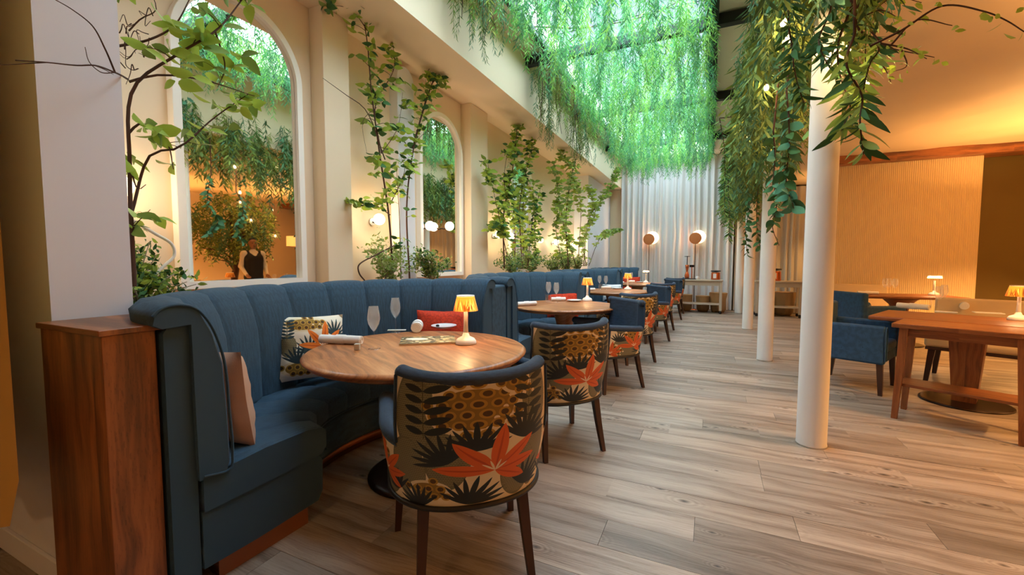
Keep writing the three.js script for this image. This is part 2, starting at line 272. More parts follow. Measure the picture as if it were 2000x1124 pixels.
struct('wall_back', span(-3.2, 6.7, -0.1, 4.6, -12.45, -12.6), M.wall, 'end wall behind the long curtains', 'wall');
struct('wall_front', span(-3.2, 6.7, -0.1, 4.6, 4.2, 4.35), M.wall, 'plaster wall at the entrance end', 'wall');
struct('wall_right', span(6.6, 6.75, -0.1, 4.6, 4.2, -12.6), M.wall, 'warm plaster wall of the side room', 'wall');
// ceilings
struct('ceiling', merge(span(-2.3, SKY.x0, 4.0, 4.6, 4.2, -12.6), span(SKY.x1, 0.6, 4.0, 4.6, 4.2, -12.6), span(SKY.x0, SKY.x1, 4.0, 4.6, 4.2, SKY.z0), span(SKY.x0, SKY.x1, 4.0, 4.6, SKY.z1, -12.6), span(-3.2, -2.3, 4.0, 4.6, 4.2, -0.69)), M.ceiling, 'high plaster ceiling around the long skylight', 'ceiling');
{
  const nx = 70, nz = 90, gr = [];
  for (let i = 0; i <= nx; i++) { gr.push([]); for (let j = 0; j <= nz; j++) { const x = lerp(0.55, 6.65, i / nx), z = lerp(4.2, -12.5, j / nz); gr[i].push([x, 3.1 + 0.016 * noise2(x * 0.9 + z * 0.25, z * 1.7 - x * 0.5) + 0.006 * noise2(x * 2.4, z * 3.1), z]); } }
  struct('ceiling', merge(gridGeo(gr, (i, j) => [gr[i][j][0], gr[i][j][2]], false, true), span(0.6, 6.7, 3.2, 3.4, 4.2, -12.6)), M.rightCeil, 'low uneven plaster ceiling of the side room', 'ceiling');
}
struct('trim', span(0.5, 0.62, 3.08, 4.02, 4.2, -12.5), M.wall, 'plaster bulkhead above the row of columns', 'bulkhead');
// skylight: glowing panes between steel bars
const sky = new THREE.Group(); sky.name = 'window_1'; scene.add(sky); sky.userData = { kind: 'structure', label: 'long glazed skylight hung with trailing willow foliage', category: 'skylight' };
{
  const n = 5, L = (SKY.z0 - SKY.z1) / n, mid = (SKY.x0 + SKY.x1) / 2;
  for (let k = 0; k < n; k++) for (const s of [0, 1]) part(sky, 'pane', span(s ? mid + 0.02 : SKY.x0 + 0.02, s ? SKY.x1 - 0.02 : mid - 0.02, 4.34, 4.36, SKY.z0 - k * L - 0.03, SKY.z0 - (k + 1) * L + 0.03), M.pane);
  part(sky, 'glazing_bar', span(mid - 0.02, mid + 0.02, 4.3, 4.36, SKY.z0, SKY.z1), M.steel);
  part(sky, 'lid', span(SKY.x0 - 0.1, SKY.x1 + 0.1, 4.4, 4.6, SKY.z0 + 0.1, SKY.z1 - 0.1), M.steel);
  part(sky, 'curb', span(SKY.x0 - 0.03, SKY.x0 + 0.04, 3.93, 4.0, SKY.z0, SKY.z1), M.steel);
  part(sky, 'curb', span(SKY.x1 - 0.06, SKY.x1 + 0.08, 3.9, 4.0, SKY.z0, SKY.z1), M.steel);
}
for (const z of [-3.0, -5.4, -7.8, -10.2]) struct('trim', span(-2.3, 0.5, 3.86, 3.98, z - 0.05, z + 0.05, 0.006), M.steel, `black steel roof beam crossing under the skylight, ${['at the first column', 'second', 'third', 'last before the curtain'][Math.round((-z - 3) / 2.4)]}`, 'beam');
// side room back wall
{
  const pts = [], x0 = 1.95, x1 = 3.95, n = 74; const rows = [[], []];
  for (let i = 0; i <= n * 6; i++) { const x = lerp(x0, x1, i / (n * 6)), z = -9.5 + 0.009 * Math.abs(Math.sin(Math.PI * i / 6)); rows[0].push([x, 0, z]); rows[1].push([x, 2.97, z]); }
  struct('wall_right', merge(gridGeo(rows, null, false, true), span(x0, x1, 0, 2.97, -9.51, -9.72)), M.ribbed, 'finely ribbed golden wall panel behind the side tables', 'wall');
}
struct('wall_right', span(3.9, 6.7, 0, 3.2, -9.85, -10.0), M.olive, 'olive green wall recess beside the ribbed panel', 'wall');
struct('trim', span(1.9, 6.6, 2.96, 3.11, -9.30, -9.72, 0.004, 'x'), M.walnut, 'dark wooden beam along the top of the ribbed wall', 'beam');

// ------------------------------------------------------------------ columns
for (const [i, z] of [-3.45, -6.22, -9.0, -11.72].entries())
  solo('column', `white round column, ${['first of the row, wrapped in leaves at its head', 'second of the row counted from the rolled-napkin console', 'third of the row towards the curtain', 'last of the row, beside the grey curtain'][i]}`, 'column',
    lathe([[0, 0], [0.09, 0], [0.09, 0.012], [0.088, 0.02], [0.086, 1.5], [0.084, 3.08], [0, 3.08]], 40), M.column, [0.66, 0, z], null, 'white columns along the aisle');

// ------------------------------------------------------------------ mirrors
function archShape(w, h, r = w / 2) { const s = new THREE.Shape(); s.moveTo(-w / 2, 0); s.lineTo(-w / 2, h - r); s.absarc(0, h - r, r, Math.PI, 0, true); s.lineTo(w / 2, 0); s.closePath(); return s; }
function mirror(zc, w, y0, y1, label) {
  const t = thing('arched_mirror', label, 'mirror', [-3.0, y0, zc], Math.PI / 2, 'arched mirrors on the plaster wall'), h = y1 - y0, b = 0.045;
  const outer = archShape(w, h), inner = archShape(w - 2 * b, h - 2 * b, w / 2 - b); const hole = new THREE.Path(inner.getPoints(24).map((p) => new THREE.Vector2(p.x, p.y + b))); outer.holes.push(hole);
  part(t, 'frame', new THREE.ExtrudeGeometry(outer, { depth: 0.055, bevelEnabled: true, bevelSize: 0.004, bevelThickness: 0.004, bevelSegments: 2, curveSegments: 28 }), M.frame);
  const g = new THREE.ExtrudeGeometry(archShape(w - 2 * b + 0.01, h - 2 * b + 0.01, w / 2 - b), { depth: 0.012, bevelEnabled: false, curveSegments: 28 }); part(t, 'mirror_glass', g, M.mirror, [0, b - 0.005, 0.012]);
}
mirror(-1.96, 0.9, 1.08, 3.06, 'tall arched mirror with white frame showing the tree and waiter');
mirror(-4.36, 0.9, 1.08, 3.02, 'arched mirror in white frame partly hidden by the climbing branches');
mirror(-6.75, 0.9, 1.08, 3.02, 'arched mirror almost hidden behind the far climbing plants');

// ------------------------------------------------------------------ planter ledge behind the benches
const TZ = (k) => -2.0 - 2.75 * k, TX = -1.53, BZ = (k) => TZ(k) - 0.03;
const uOff = (off, t, k = 0) => { const a = 1.05 - off * 0.82, b = 1.22 - off, s = Math.sin(Math.PI * t); return [TX - (0.17 + (a - 0.17) * s), BZ(k) + b * Math.cos(Math.PI * t)]; };
{
  const s = new THREE.Shape(); s.moveTo(-2.995, -0.94); s.lineTo(-2.14, -0.94);
  for (let k = 0; k < 4; k++) for (let i = 0; i <= 40; i++) { const [x, z] = uOff(-0.015, lerp(k ? 0.0 : 0.09, 1.0, i / 40), k); if (k === 0 && (x > -2.14 || (z > -0.94))) continue; s.lineTo(Math.min(x, -1.74), z); }
  s.lineTo(-1.74, -11.62); s.lineTo(-2.65, -11.62); s.lineTo(-2.65, -9.99); s.lineTo(-2.995, -9.99);
  const g = new THREE.ExtrudeGeometry(s, { depth: 0.99, bevelEnabled: false }); g.rotateX(Math.PI / 2).translate(0, 0.99, 0);
  solo('planter_ledge', 'long wooden planter ledge behind the blue benches', 'planter', metreUV(g), M.walnut);
}
// cabinet at the end of the first bench
{
  const c = thing('wooden_cabinet', 'walnut end cabinet beside the blue bench and pale pillar', 'cabinet', [0, 0, 0]);
  part(c, 'body', span(-2.165, -1.73, 0, 1.015, -0.655, -0.80, 0.003), M.walnut);
  part(c, 'body_side', span(-2.175, -1.95, 0.0, 1.015, -0.80, -0.85, 0.003), M.walnut);
  part(c, 'top', span(-2.17, -1.72, 1.015, 1.035, -0.645, -0.935, 0.003, 'x'), M.walnut);
}
solo('mustard_curtain', 'mustard yellow curtain edge hanging beside the pale pillar', 'curtain', (() => { const rows = []; for (let j = 0; j <= 24; j++) { const y = lerp(0.42, 3.98, j / 24); rows.push([]); for (let i = 0; i <= 30; i++) { const x = lerp(-2.9, -1.945 + (j === 0 ? -0.03 : 0), i / 30); rows[j].push([x, y, -0.5 + 0.03 * Math.sin(x * 21) - (i === 30 ? 0.02 : 0)]); } } return gridGeo(rows, null); })(), M.ochre);

// ------------------------------------------------------------------ horseshoe benches
function sweepU(t0, t1, n, profileAt, dx = 0) {   // profileAt(f) -> [[off, y], ...] closed
  const rings = []; for (let i = 0; i <= n; i++) { const f = i / n, t = lerp(t0, t1, f); rings.push(profileAt(f).map(([o, y]) => { const [x, z] = uOff(o, t); return [x - TX + dx * Math.max(0, 1 - 6 * Math.min(t, 1 - t)), y, z - BZ(0)]; })); } return loft(rings);
}
const soft = (f) => Math.pow(Math.max(0, Math.sin(Math.PI * Math.min(0.997, Math.max(0.003, f)))), 0.35);
function bench(k, label) {
  const t = thing('horseshoe_bench', label, 'bench', [TX, 0, BZ(k)], 0, 'blue horseshoe benches along the wall');
  part(t, 'plinth', sweepU(0.012, 0.988, 60, () => [[0.16, 0.0], [0.16, 0.1], [0.56, 0.1], [0.56, 0.0]]), M.walnut);
  part(t, 'base', sweepU(0, 1, 60, (f) => [[0.095, 0.09], [0.095, 0.31], [0.3, 0.32], [0.62, 0.31], [0.64, 0.28], [0.635, 0.13], [0.61, 0.09], [0.3, 0.085]]), M.navy);
  part(t, 'back_shell', sweepU(0, 1, 60, () => [[0.0, 0.0], [0.0, 1.0], [0.02, 1.03], [0.07, 1.03], [0.088, 1.0], [0.088, 0.0]], -0.006), M.navy);
  const nB = 11;
  for (let i = 0; i < nB; i++) part(t, 'back_channel', sweepU(i / nB, (i + 1) / nB, 12, (f) => { const e = soft(f), b = 0.034 * e - 0.028, c = 0.018 * e - 0.014;
    return [[0.085, 0.44], [0.20 + b, 0.43], [0.212 + b, 0.47], [0.208 + b, 0.68], [0.198 + b, 0.86], [0.168 + b, 0.98], [0.135 + b, 1.05], [0.1, 1.092 + c], [0.045, 1.108 + c], [-0.01, 1.1 + c], [-0.04 - c, 1.07], [-0.036, 1.035], [-0.01, 1.02], [0.08, 1.025]]; }, 0.012), M.navy);
  const nS = 9;
  for (let i = 0; i < nS; i++) part(t, 'seat_cushion', sweepU(i / nS, (i + 1) / nS, 10, (f) => { const e = soft(f) * 0.016 - 0.016; return [[0.1, 0.31], [0.1, 0.455 + e], [0.35, 0.474 + e], [0.56, 0.472 + e], [0.635, 0.455 + e], [0.672 + e, 0.42], [0.672 + e, 0.345], [0.645 + e, 0.315], [0.4, 0.31]]; }, 0.006), M.navy);
  if (k < 3) part(t, 'end_panel', bx(0.3, 1.04, 0.30, -0.33, 0.52, -1.375, 0.02), M.navy);
  for (const e of [0, 1]) { const ring = [[0.1, 0.45], [0.196, 0.44], [0.206, 0.5], [0.2, 0.68], [0.19, 0.86], [0.16, 0.98], [0.128, 1.045], [0.095, 1.082], [0.045, 1.098], [-0.01, 1.09], [-0.036, 1.066]].map(([o, y]) => { const [x, z] = uOff(o, e); return V(x - TX + 0.012, y, z - BZ(0)); }); part(t, 'end_piping', tube(ring, 0.005, 60, 6), M.navy); }
  const pip = []; for (let i = 0; i <= 40; i++) { const [x, z] = uOff(0.66, i / 40); pip.push(V(x - TX, 0.325, z - BZ(0))); } part(t, 'piping', tube(pip, 0.006, 80, 6), M.navy);
  return t;
}
bench(0, 'blue velvet horseshoe bench beside the wooden cabinet, printed and blush cushions on it');
bench(1, 'blue velvet horseshoe bench holding one coral cushion, second from the cabinet');
bench(2, 'blue velvet horseshoe bench with a black and white cushion, third from the cabinet');
bench(3, 'blue velvet horseshoe bench right before the grey curtain');

// ------------------------------------------------------------------ cushions
function cushionGeo(w, h, d) {
  const n = 16, rows = [], f = (s) => [];
  const face = (sgn) => { const gr = []; for (let i = 0; i <= n; i++) { gr.push([]); for (let j = 0; j <= n; j++) { const u = i / n * 2 - 1, v = j / n * 2 - 1, k = Math.pow(Math.max(0, (1 - u ** 4) * (1 - v ** 4)), 0.6), pinch = 1 - 0.07 * (1 - Math.abs(u * v)) * (u * u + v * v) * 0.8; gr[i].push([u * w / 2 * pinch, v * h / 2 * pinch, sgn * (d / 2 * k + Math.min(1, 4 * k) * (0.004 + 0.006 * noise2(u * 2 + w * 9, v * 2)))]); } } return gridGeo(gr, (i, j) => [i / n, j / n], false, sgn < 0); };
  return merge(face(1), face(-1));
}
function cushion(name, label, pos, turn, tilt, size, mat, roll = 0) { const m = solo(name, label, 'cushion', cushionGeo(...size), mat, pos, null, 'cushions on the benches'); m.rotation.order = 'YXZ'; m.rotation.set(tilt, turn, roll); return m; }
cushion('printed_cushion', 'botanical print cushion with orange flower on the blue bench', [-2.325, 0.70, -1.92], 1.12, -0.2, [0.41, 0.41, 0.13], M.cushionPrint, -0.04);
cushion('blush_cushion', 'blush linen cushion leaning in the corner of the blue bench', [-1.955, 0.665, -1.11], 0.06, 0.1, [0.42, 0.42, 0.13], M.blush, 0.02);
cushion('coral_cushion', 'coral cushion behind the plate at the table with the booklet', [-1.95, 0.67, -2.86], 0.62, -0.2, [0.42, 0.38, 0.14], M.coral, -0.03);
cushion('coral_cushion', 'coral cushion at the second table from the cabinet', [-1.88, 0.64, -5.72], 0.3, -0.2, [0.44, 0.34, 0.14], M.coral, 0.05);
cushion('striped_cushion', 'black and white leaf print cushion at the third table', [-1.75, 0.64, -8.46], 0.25, -0.2, [0.36, 0.34, 0.13], M.zebra);
cushion('coral_cushion', 'coral cushion on the bench before the grey curtain', [-1.85, 0.66, -11.2], 0.3, -0.2, [0.5, 0.42, 0.14], M.coral);

// ------------------------------------------------------------------ round tables
function discUV(g, s = 1) { const p = g.attributes.position, uv = g.attributes.uv; for (let i = 0; i < p.count; i++) uv.setXY(i, (p.getX(i) * 0.86 + p.getZ(i) * 0.5) * s, (p.getZ(i) * 0.86 - p.getX(i) * 0.5 + p.getY(i)) * s); return g; }
const TOPR = 0.625;
function roundTable(k, label) {
  const t = thing('round_table', label, 'table', [TX, 0, TZ(k)], 0.25 * k, 'round walnut tables');
  part(t, 'table_top', discUV(lathe([[0, 0.75], [TOPR - 0.03, 0.75], [TOPR - 0.012, 0.747], [TOPR, 0.737], [TOPR - 0.004, 0.727], [TOPR - 0.025, 0.72], [TOPR - 0.02, 0.712], [TOPR - 0.04, 0.7], [0, 0.7]], 72)), M.table);
  part(t, 'pedestal', discUV(lathe([[0, 0.7], [0.16, 0.7], [0.13, 0.66], [0.09, 0.5], [0.085, 0.3], [0.1, 0.12], [0.14, 0.04], [0, 0.04]], 28)), M.table);
  part(t, 'foot', lathe([[0, 0], [0.3, 0], [0.3, 0.012], [0.27, 0.03], [0.14, 0.045], [0, 0.045]], 40), M.bronze);
}
roundTable(0, 'round wooden pedestal table carrying the printed booklet'); roundTable(1, 'round wooden pedestal table, second from the wooden cabinet'); roundTable(2, 'round wooden pedestal table, third from the wooden cabinet'); roundTable(3, 'round wooden pedestal table right before the grey curtain');

// ------------------------------------------------------------------ floral tub chairs
function tubChair(label) {
  const t = thing('tub_chair', label, 'chair', [0, 0, 0], 0, 'floral tub chairs at the round tables');
  // plan of the shell: from the front of the left arm round the back to the front of the right arm (local +z is forward)
  const W = 0.325, D = 0.3, FR = 0.2, N = 72;
  const plan = (s, grow = 0) => { // s 0..1
    const side = FR, arc = Math.PI * 0.5 * (W + D) * 0.53 * 2, L = side * 2 + arc; let d = s * L;
    if (d < side) return [W + grow, side - d, d];
    if (d > side + arc) return [-(W + grow), d - side - arc, d];
    const a = (d - side) / arc * Math.PI, c = Math.cos(a), q = Math.sin(a);
    return [(W + grow) * Math.sign(c) * Math.pow(Math.abs(c), 0.88), -(D + grow) * Math.pow(q, 0.88), d];
  };
  const sA = 0.28, sB = 0.72; // the high back lies between these
  const lean = (y) => Math.max(0, y - 0.36) * 0.16, belly = (y) => 0.012 * Math.sin(Math.PI * Math.min(1, Math.max(0, (y - 0.36) / 0.5)));
  const topBack = (s) => 0.83 + 0.018 * Math.pow(Math.abs((s - 0.5) / (sB - 0.5)), 2);
  const topArm = (s) => { const d = s < 0.5 ? (sA - s) / sA : (s - sB) / (1 - sB); return 0.60 + 0.035 * Math.pow(d, 1.2); };
  const at = (s, y, grow) => { const [x, z] = plan(s, grow + belly(y)); const k = 0.93 + 0.07 * Math.min(1, (y - 0.33) / 0.3) + lean(y) * 0.4; return [x * k, y, (z < 0 ? z * k : z) - lean(y) * (z < 0.05 ? 0.4 : 0)]; };
  const sheet = (s0, s1, top, grow, n, m, flip) => { const gr = []; for (let i = 0; i <= n; i++) { const s = lerp(s0, s1, i / n); gr.push([]); for (let j = 0; j <= m; j++) gr[i].push(at(s, lerp(0.355, top(s), j / m), grow)); } return gridGeo(gr, (i, j) => [lerp(s0, s1, i / n), (gr[i][j][1] - 0.33) / 0.55], false, flip); };
  part(t, 'back_cover', sheet(sA, sB, topBack, 0, 44, 10, false), M.print);
  part(t, 'side_cover', sheet(0, sA, topArm, 0, 20, 6, false), M.print);
  part(t, 'side_cover', sheet(sB, 1, topArm, 0, 20, 6, false), M.print);
  part(t, 'inner_back', merge(sheet(sA + 0.004, sB - 0.004, topBack, -0.06, 44, 8, true), ...[sA + 0.004, sB - 0.004].map((s) => gridGeo([0, 1].map((q) => [0, 1, 2, 3].map((j) => at(s, lerp(0.56, topBack(s), j / 3), -0.06 * q))), null))), M.navyChair);
  part(t, 'inner_side', sheet(0, sA, topArm, -0.055, 14, 4, true), M.navyChair);
  part(t, 'inner_side', sheet(sB, 1, topArm, -0.055, 14, 4, true), M.navyChair);
  for (const s of [0.0, 1.0]) part(t, 'arm_front', gridGeo([0, 1].map((q) => [0, 1, 2, 3].map((j) => at(s, lerp(0.355, topArm(s), j / 3), -0.055 * q))), null, false, s > 0.5), M.navyChair);
  const line = (s0, s1, fy, grow, n) => Array.from({ length: n + 1 }, (_, i) => { const s = lerp(s0, s1, i / n); return V(...at(s, fy(s), grow)); });
  part(t, 'top_rim', tube(line(sA - 0.002, sB + 0.002, (s) => topBack(s) + 0.004, -0.026, 30), 0.029, 90, 10), M.navyChair);
  for (const s of [sA, sB]) { const e = at(s, topBack(s) + 0.004, -0.026); part(t, 'rim_end', new THREE.SphereGeometry(0.029, 12, 10), M.navyChair, e); part(t, 'edge_piping', tube([0.6, 0.7, 0.8, 0.85].map((y) => V(...at(s, y, 0.002))), 0.007, 14, 6), M.navyChair); }
  for (const [a, b] of [[0.0, sA], [1.0, sB]]) { const pts = line(a, b, (s) => topArm(s), -0.027, 12); part(t, 'arm_pad', tube(pts, 0.033, 36, 10), M.navyChair); part(t, 'arm_pad_end', new THREE.SphereGeometry(0.034, 12, 10), M.navyChair, pts[0].toArray()); }
  part(t, 'bottom_piping', tube(line(0, 1, () => 0.352, 0.004, 40), 0.011, 100, 6), M.black);
  // seat
  const s = new THREE.Shape(); const pl = Array.from({ length: 50 }, (_, i) => plan(i / 49, -0.05)); s.moveTo(pl[0][0], -(pl[0][1] + 0.06)); pl.forEach(([x, z]) => s.lineTo(x, -z)); s.lineTo(pl[49][0], -(pl[49][1] + 0.06)); s.quadraticCurveTo(0, -(FR + 0.12), pl[0][0], -(pl[0][1] + 0.06));
  const cush = new THREE.ExtrudeGeometry(s, { depth: 0.07, bevelEnabled: true, bevelSize: 0.015, bevelThickness: 0.02, bevelSegments: 3 }); cush.rotateX(-Math.PI / 2).translate(0, 0.39, 0); part(t, 'seat_cushion', metreUV(cush, 'x'), M.navyChair);
  const rail = new THREE.ExtrudeGeometry(s, { depth: 0.045, bevelEnabled: false }); rail.rotateX(-Math.PI / 2).translate(0, 0.338, 0); part(t, 'seat_rail', rail, M.darkWood);
  for (const [sx, sz] of [[1, 1], [-1, 1], [1, -1], [-1, -1]]) {
    const x = (sz > 0 ? 0.25 : 0.19) * sx, z = sz > 0 ? 0.2 : -0.2, ox = 0.025 * sx, oz = sz > 0 ? 0.02 : -0.075, a = 0.021, b = 0.013, yt = 0.37;
    const ring = (cx, cz, r, y) => [[cx - r, y, cz - r], [cx + r, y, cz - r], [cx + r, y, cz + r], [cx - r, y, cz + r]];
    const lg = loft([ring(x + ox, z + oz, b, 0), ring(x + ox * 0.5, z + oz * 0.45, lerp(a, b, 0.5), 0.18), ring(x, z, a, yt)].reverse().map((r) => r)); const nn = lg.toNonIndexed ? lg : lg; nn.computeVertexNormals(); part(t, 'leg', nn, M.darkWood);
  }
  return t;
}
const face = (fx, fz) => Math.atan2(fx, fz);
const nearTurn = face(-0.669, -0.744), farTurn = face(-0.744, 0.667);
const chair0 = tubChair('floral tub chair at the booklet table, on the cabinet side');
chair0.position.set(TX + 0.59, 0, TZ(0) + 0.47); chair0.rotation.y = nearTurn;
const tableSaid = ['booklet table', 'second round table', 'third round table', 'round table by the grey curtain'];
for (let k = 0; k < 4; k++) {
  if (k) copyOf(chair0, [TX + 0.59 + 0.02 * k, 0, TZ(k) + 0.47], nearTurn + 0.03 * k, `floral tub chair at the ${tableSaid[k]}, on the cabinet side`);
  copyOf(chair0, [TX + 0.57 + 0.02 * k, 0, TZ(k) - 0.77], farTurn, `floral tub chair at the ${tableSaid[k]}, on the curtain side`);
}

// ------------------------------------------------------------------ table lamps and tableware
function tableLamp(pos, label, { wide = 0.075, slim = false, power = 1.0, print = true } = {}) {
  const t = thing('table_lamp', label, 'lamp', pos, 0, 'small lit table lamps'), r = wide, hs = slim ? 0.035 : 0.085, yb = 0.29 - hs;
  part(t, 'base', lathe([[0, 0], [0.062, 0], [0.064, 0.006], [0.062, 0.02], [0.052, 0.034], [0.024, 0.048], [0.0155, 0.07], [0, 0.07]], 32), M.white);
  part(t, 'stem', lathe([[0, 0.06], [0.016, 0.06], [0.013, 0.12], [0.012, 0.22], [0, 0.22]], 20), M.white);
  const sh = part(t, 'shade', lathe([[r, yb], [r * (slim ? 0.9 : 0.72), yb + hs]], 40), print ? M.shade : M.shadeCream);
  part(t, 'shade_top', lathe([[0, yb + hs + 0.002], [r * (slim ? 0.9 : 0.72), yb + hs + 0.002], [r * (slim ? 0.9 : 0.72), yb + hs + 0.008], [0, yb + hs + 0.008]], 40), M.white);
  part(t, 'bulb', lathe([[0, yb + 0.015], [0.02, yb + 0.018], [0.022, yb + 0.035 * (hs / 0.085) + 0.006], [0, yb + 0.04 * (hs / 0.085) + 0.01]], 16), M.lampGlow);
  addPoint(pos[0], pos[1] + yb + 0.022, pos[2], WARM, power, 0.02); return t;
}
function flute(pos, label, group) {
  const t = thing('wine_glass', label, 'glass', pos, 0, group);
  part(t, 'foot', lathe([[0, 0.0], [0.034, 0.0], [0.034, 0.002], [0.006, 0.006], [0.0035, 0.012], [0, 0.012]], 28), M.glass);
  part(t, 'stem', lathe([[0, 0.01], [0.0036, 0.01], [0.0032, 0.09], [0.006, 0.104], [0, 0.104]], 12), M.glass);
  part(t, 'bowl', lathe([[0.003, 0.102], [0.014, 0.115], [0.03, 0.145], [0.036, 0.175], [0.033, 0.205], [0.026, 0.245], [0.0245, 0.247], [0.031, 0.205], [0.034, 0.175], [0.028, 0.147], [0.012, 0.117], [0, 0.106]], 32), M.bowl); return t;
}
function tumbler(pos, label, group, h = 0.1) { return solo('water_glass', label, 'glass', lathe([[0, 0], [0.028, 0], [0.036, h], [0.0345, h], [0.027, 0.008], [0, 0.008]], 24), M.glass, pos, null, group); }
function napkinRoll(pos, turn, label, len = 0.25, r = 0.025) {
  const t = thing('rolled_napkin', label, 'napkin', pos, turn, 'rolled napkins on the tables');
  const spiral = []; const n = 64; const rings = [];
  for (let i = 0; i <= 10; i++) { const x = lerp(-len / 2, len / 2, i / 10), ring = []; for (let j = 0; j < 28; j++) { const a = j / 28 * 2 * Math.PI, q = r * (1 + 0.03 * noise2(x * 9 + r * 50, a)); ring.push([x, r + q * Math.cos(a) * 0.96, q * Math.sin(a)]); } rings.push(ring); }
  part(t, 'cloth', loft(rings), M.napkin);
  for (const e of [-1, 1]) { const p = []; for (let i = 0; i <= 40; i++) { const a = i / 40 * 5.2 * Math.PI, q = lerp(0.004, r * 0.92, i / 40); p.push(V(e * (len / 2 + 0.0015), r + q * Math.cos(a), q * Math.sin(a))); } part(t, 'rolled_edge', tube(p, 0.0016, 90, 4), M.paper); }
  part(t, 'band', (() => { const g = lathe([[r + 0.001, -0.028], [r + 0.003, -0.028], [r + 0.003, 0.028], [r + 0.001, 0.028]], 28); g.rotateZ(Math.PI / 2).translate(0, r, 0); return g; })(), M.napkin);
}
const PT = (px, py, h = 0.75) => { const p = onY(px, py, h); return [p.x, h, p.z]; };
tableLamp(PT(910, 672), 'small white lamp with amber flame-print shade on the booklet table', { power: 1.15 });
napkinRoll(PT(666, 672), face(-0.78, 0.63) + Math.PI / 2 - 0.42, 'rolled white napkin with band near the rim of the booklet table', 0.27, 0.027);
napkinRoll(PT(815, 647), -0.98, 'rolled white napkin standing end-on near the plate', 0.17, 0.038);
flute(PT(731, 682), 'champagne glass next to the rolled napkin and salt cube', 'glasses on the booklet table');
flute(PT(773, 650), 'champagne glass on the bench side of the booklet table', 'glasses on the booklet table');
solo('salt_cube', 'small stone salt cube beside the rolled napkin', 'salt', bx(0.03, 0.036, 0.03, 0, 0.018, 0, 0.003), M.salt, PT(698, 684), [0, 0.5, 0]);
{ const b = thing('booklet', 'printed booklet lying on the round table', 'booklet', PT(836, 667), 0.62); part(b, 'pages', bx(0.33, 0.008, 0.235, 0, 0.0045, 0), M.paper); const c = new THREE.BoxGeometry(0.336, 0.0025, 0.24); part(b, 'cover', c, M.book, [0, 0.0098, 0]); }
{ const p = thing('plate', 'white bread plate with dark butter knife on the booklet table', 'plate', PT(867, 641)); part(p, 'dish', lathe([[0, 0.008], [0.055, 0.009], [0.095, 0.022], [0.097, 0.02], [0.06, 0.003], [0.035, 0], [0, 0]], 40), M.china); part(p, 'butter_dome', lathe([[0, 0.009], [0.014, 0.009], [0.012, 0.022], [0, 0.026]], 16), M.black, [-0.05, 0, 0.01]); }
{ const c = thing('place_card', 'small white card at the rear glass', 'card', PT(775, 646), 0.5); part(c, 'card', bx(0.13, 0.006, 0.03, 0, 0.003, 0), M.white); }
for (let k = 1; k < 4; k++) {
  const said = tableSaid[k], L = [[1147, 588], [1228, 561], [1269, 550]][k - 1], z = TZ(k);
  const lp = k === 1 ? PT(...L) : [TX + 0.2 + (k === 3 ? -0.05 : 0), 0.75, z - 0.28];
  tableLamp(lp, `small lit lamp on the ${said}`, { power: 1.0, print: k < 3, slim: k === 3 });
  napkinRoll([TX - 0.36, 0.75, z + 0.3], 0.9, `rolled white napkin on the ${said}`);
  napkinRoll([TX - 0.22, 0.75, z - 0.42], 0.5, `rolled napkin among the glasses of the ${said}`, 0.18);
  flute([TX - 0.32, 0.75, z - 0.32], `champagne glass on the ${said}`, `glasses on the ${said}`); flute([TX - 0.18, 0.75, z - 0.22], `champagne glass on the ${said}`, `glasses on the ${said}`);
  tumbler([TX - 0.26, 0.75, z - 0.14], `small water glass on the ${said}`, `water glasses on the ${said}`);
  solo('plate', `white plate on the ${said}`, 'plate', lathe([[0, 0.008], [0.055, 0.009], [0.095, 0.02], [0.097, 0.018], [0.06, 0.003], [0, 0]], 32), M.china, [TX - 0.02, 0.75, z - 0.46]);
}

// ------------------------------------------------------------------ side room furniture (all turned the same way)
const SR = Math.atan2(-0.455, 0.89), e1 = [0.89, 0.455], e2 = [0.455, -0.89];   // local +x follows e1, local -z follows e2
function taperLeg(parent, x, z, y1, a, b, dx, dz, mat) {
  const ring = (cx, cz, r, y) => [[cx - r, y, cz - r], [cx - r, y, cz + r], [cx + r, y, cz + r], [cx + r, y, cz - r]];
  const g = loft([ring(x + dx, z + dz, b, 0), ring(x, z, a, y1)]); const n = g.index ? g.toNonIndexed() : g; n.computeVertexNormals(); return part(parent, 'leg', metreUV(n), mat);
}
function armchair(pos, turn, label, cloth) {      // local +z is forward
  const t = thing('armchair', label, 'chair', pos, turn, 'blue armchairs in the side room');
  part(t, 'seat_frame', bx(0.56, 0.1, 0.54, 0, 0.35, 0, 0.015), cloth);
  part(t, 'seat_cushion', bx(0.45, 0.1, 0.5, 0, 0.44, 0.03, 0.035), cloth);
  for (const s of [-1, 1]) part(t, 'arm', bx(0.075, 0.36, 0.56, s * 0.28, 0.475, 0, 0.025), cloth);
  part(t, 'backrest', bx(0.62, 0.5, 0.085, 0, 0.58, -0.27, 0.03), cloth);
  for (const s of [-1, 1]) { const p = [[-0.255, 0.64, 0.285], [0.255, 0.64, 0.285]]; part(t, 'arm_piping', tube([[s * 0.28 - 0.03, 0.33, 0.282], [s * 0.28 - 0.03, 0.62, 0.282], [s * 0.28, 0.648, 0.28], [s * 0.28 + 0.03, 0.62, 0.282], [s * 0.28 + 0.03, 0.33, 0.282]], 0.005, 30, 6), cloth); }
  for (const [sx, sz] of [[1, 1], [-1, 1], [1, -1], [-1, -1]]) taperLeg(t, sx * 0.27, sz * 0.24, 0.31, 0.024, 0.016, 0, sz < 0 ? -0.03 : 0.015, M.darkWood);
  return t;
}
armchair([1.36, 0, -5.34], face(0.9, 0.44), 'blue velvet armchair next to the first white column', M.armBlue);
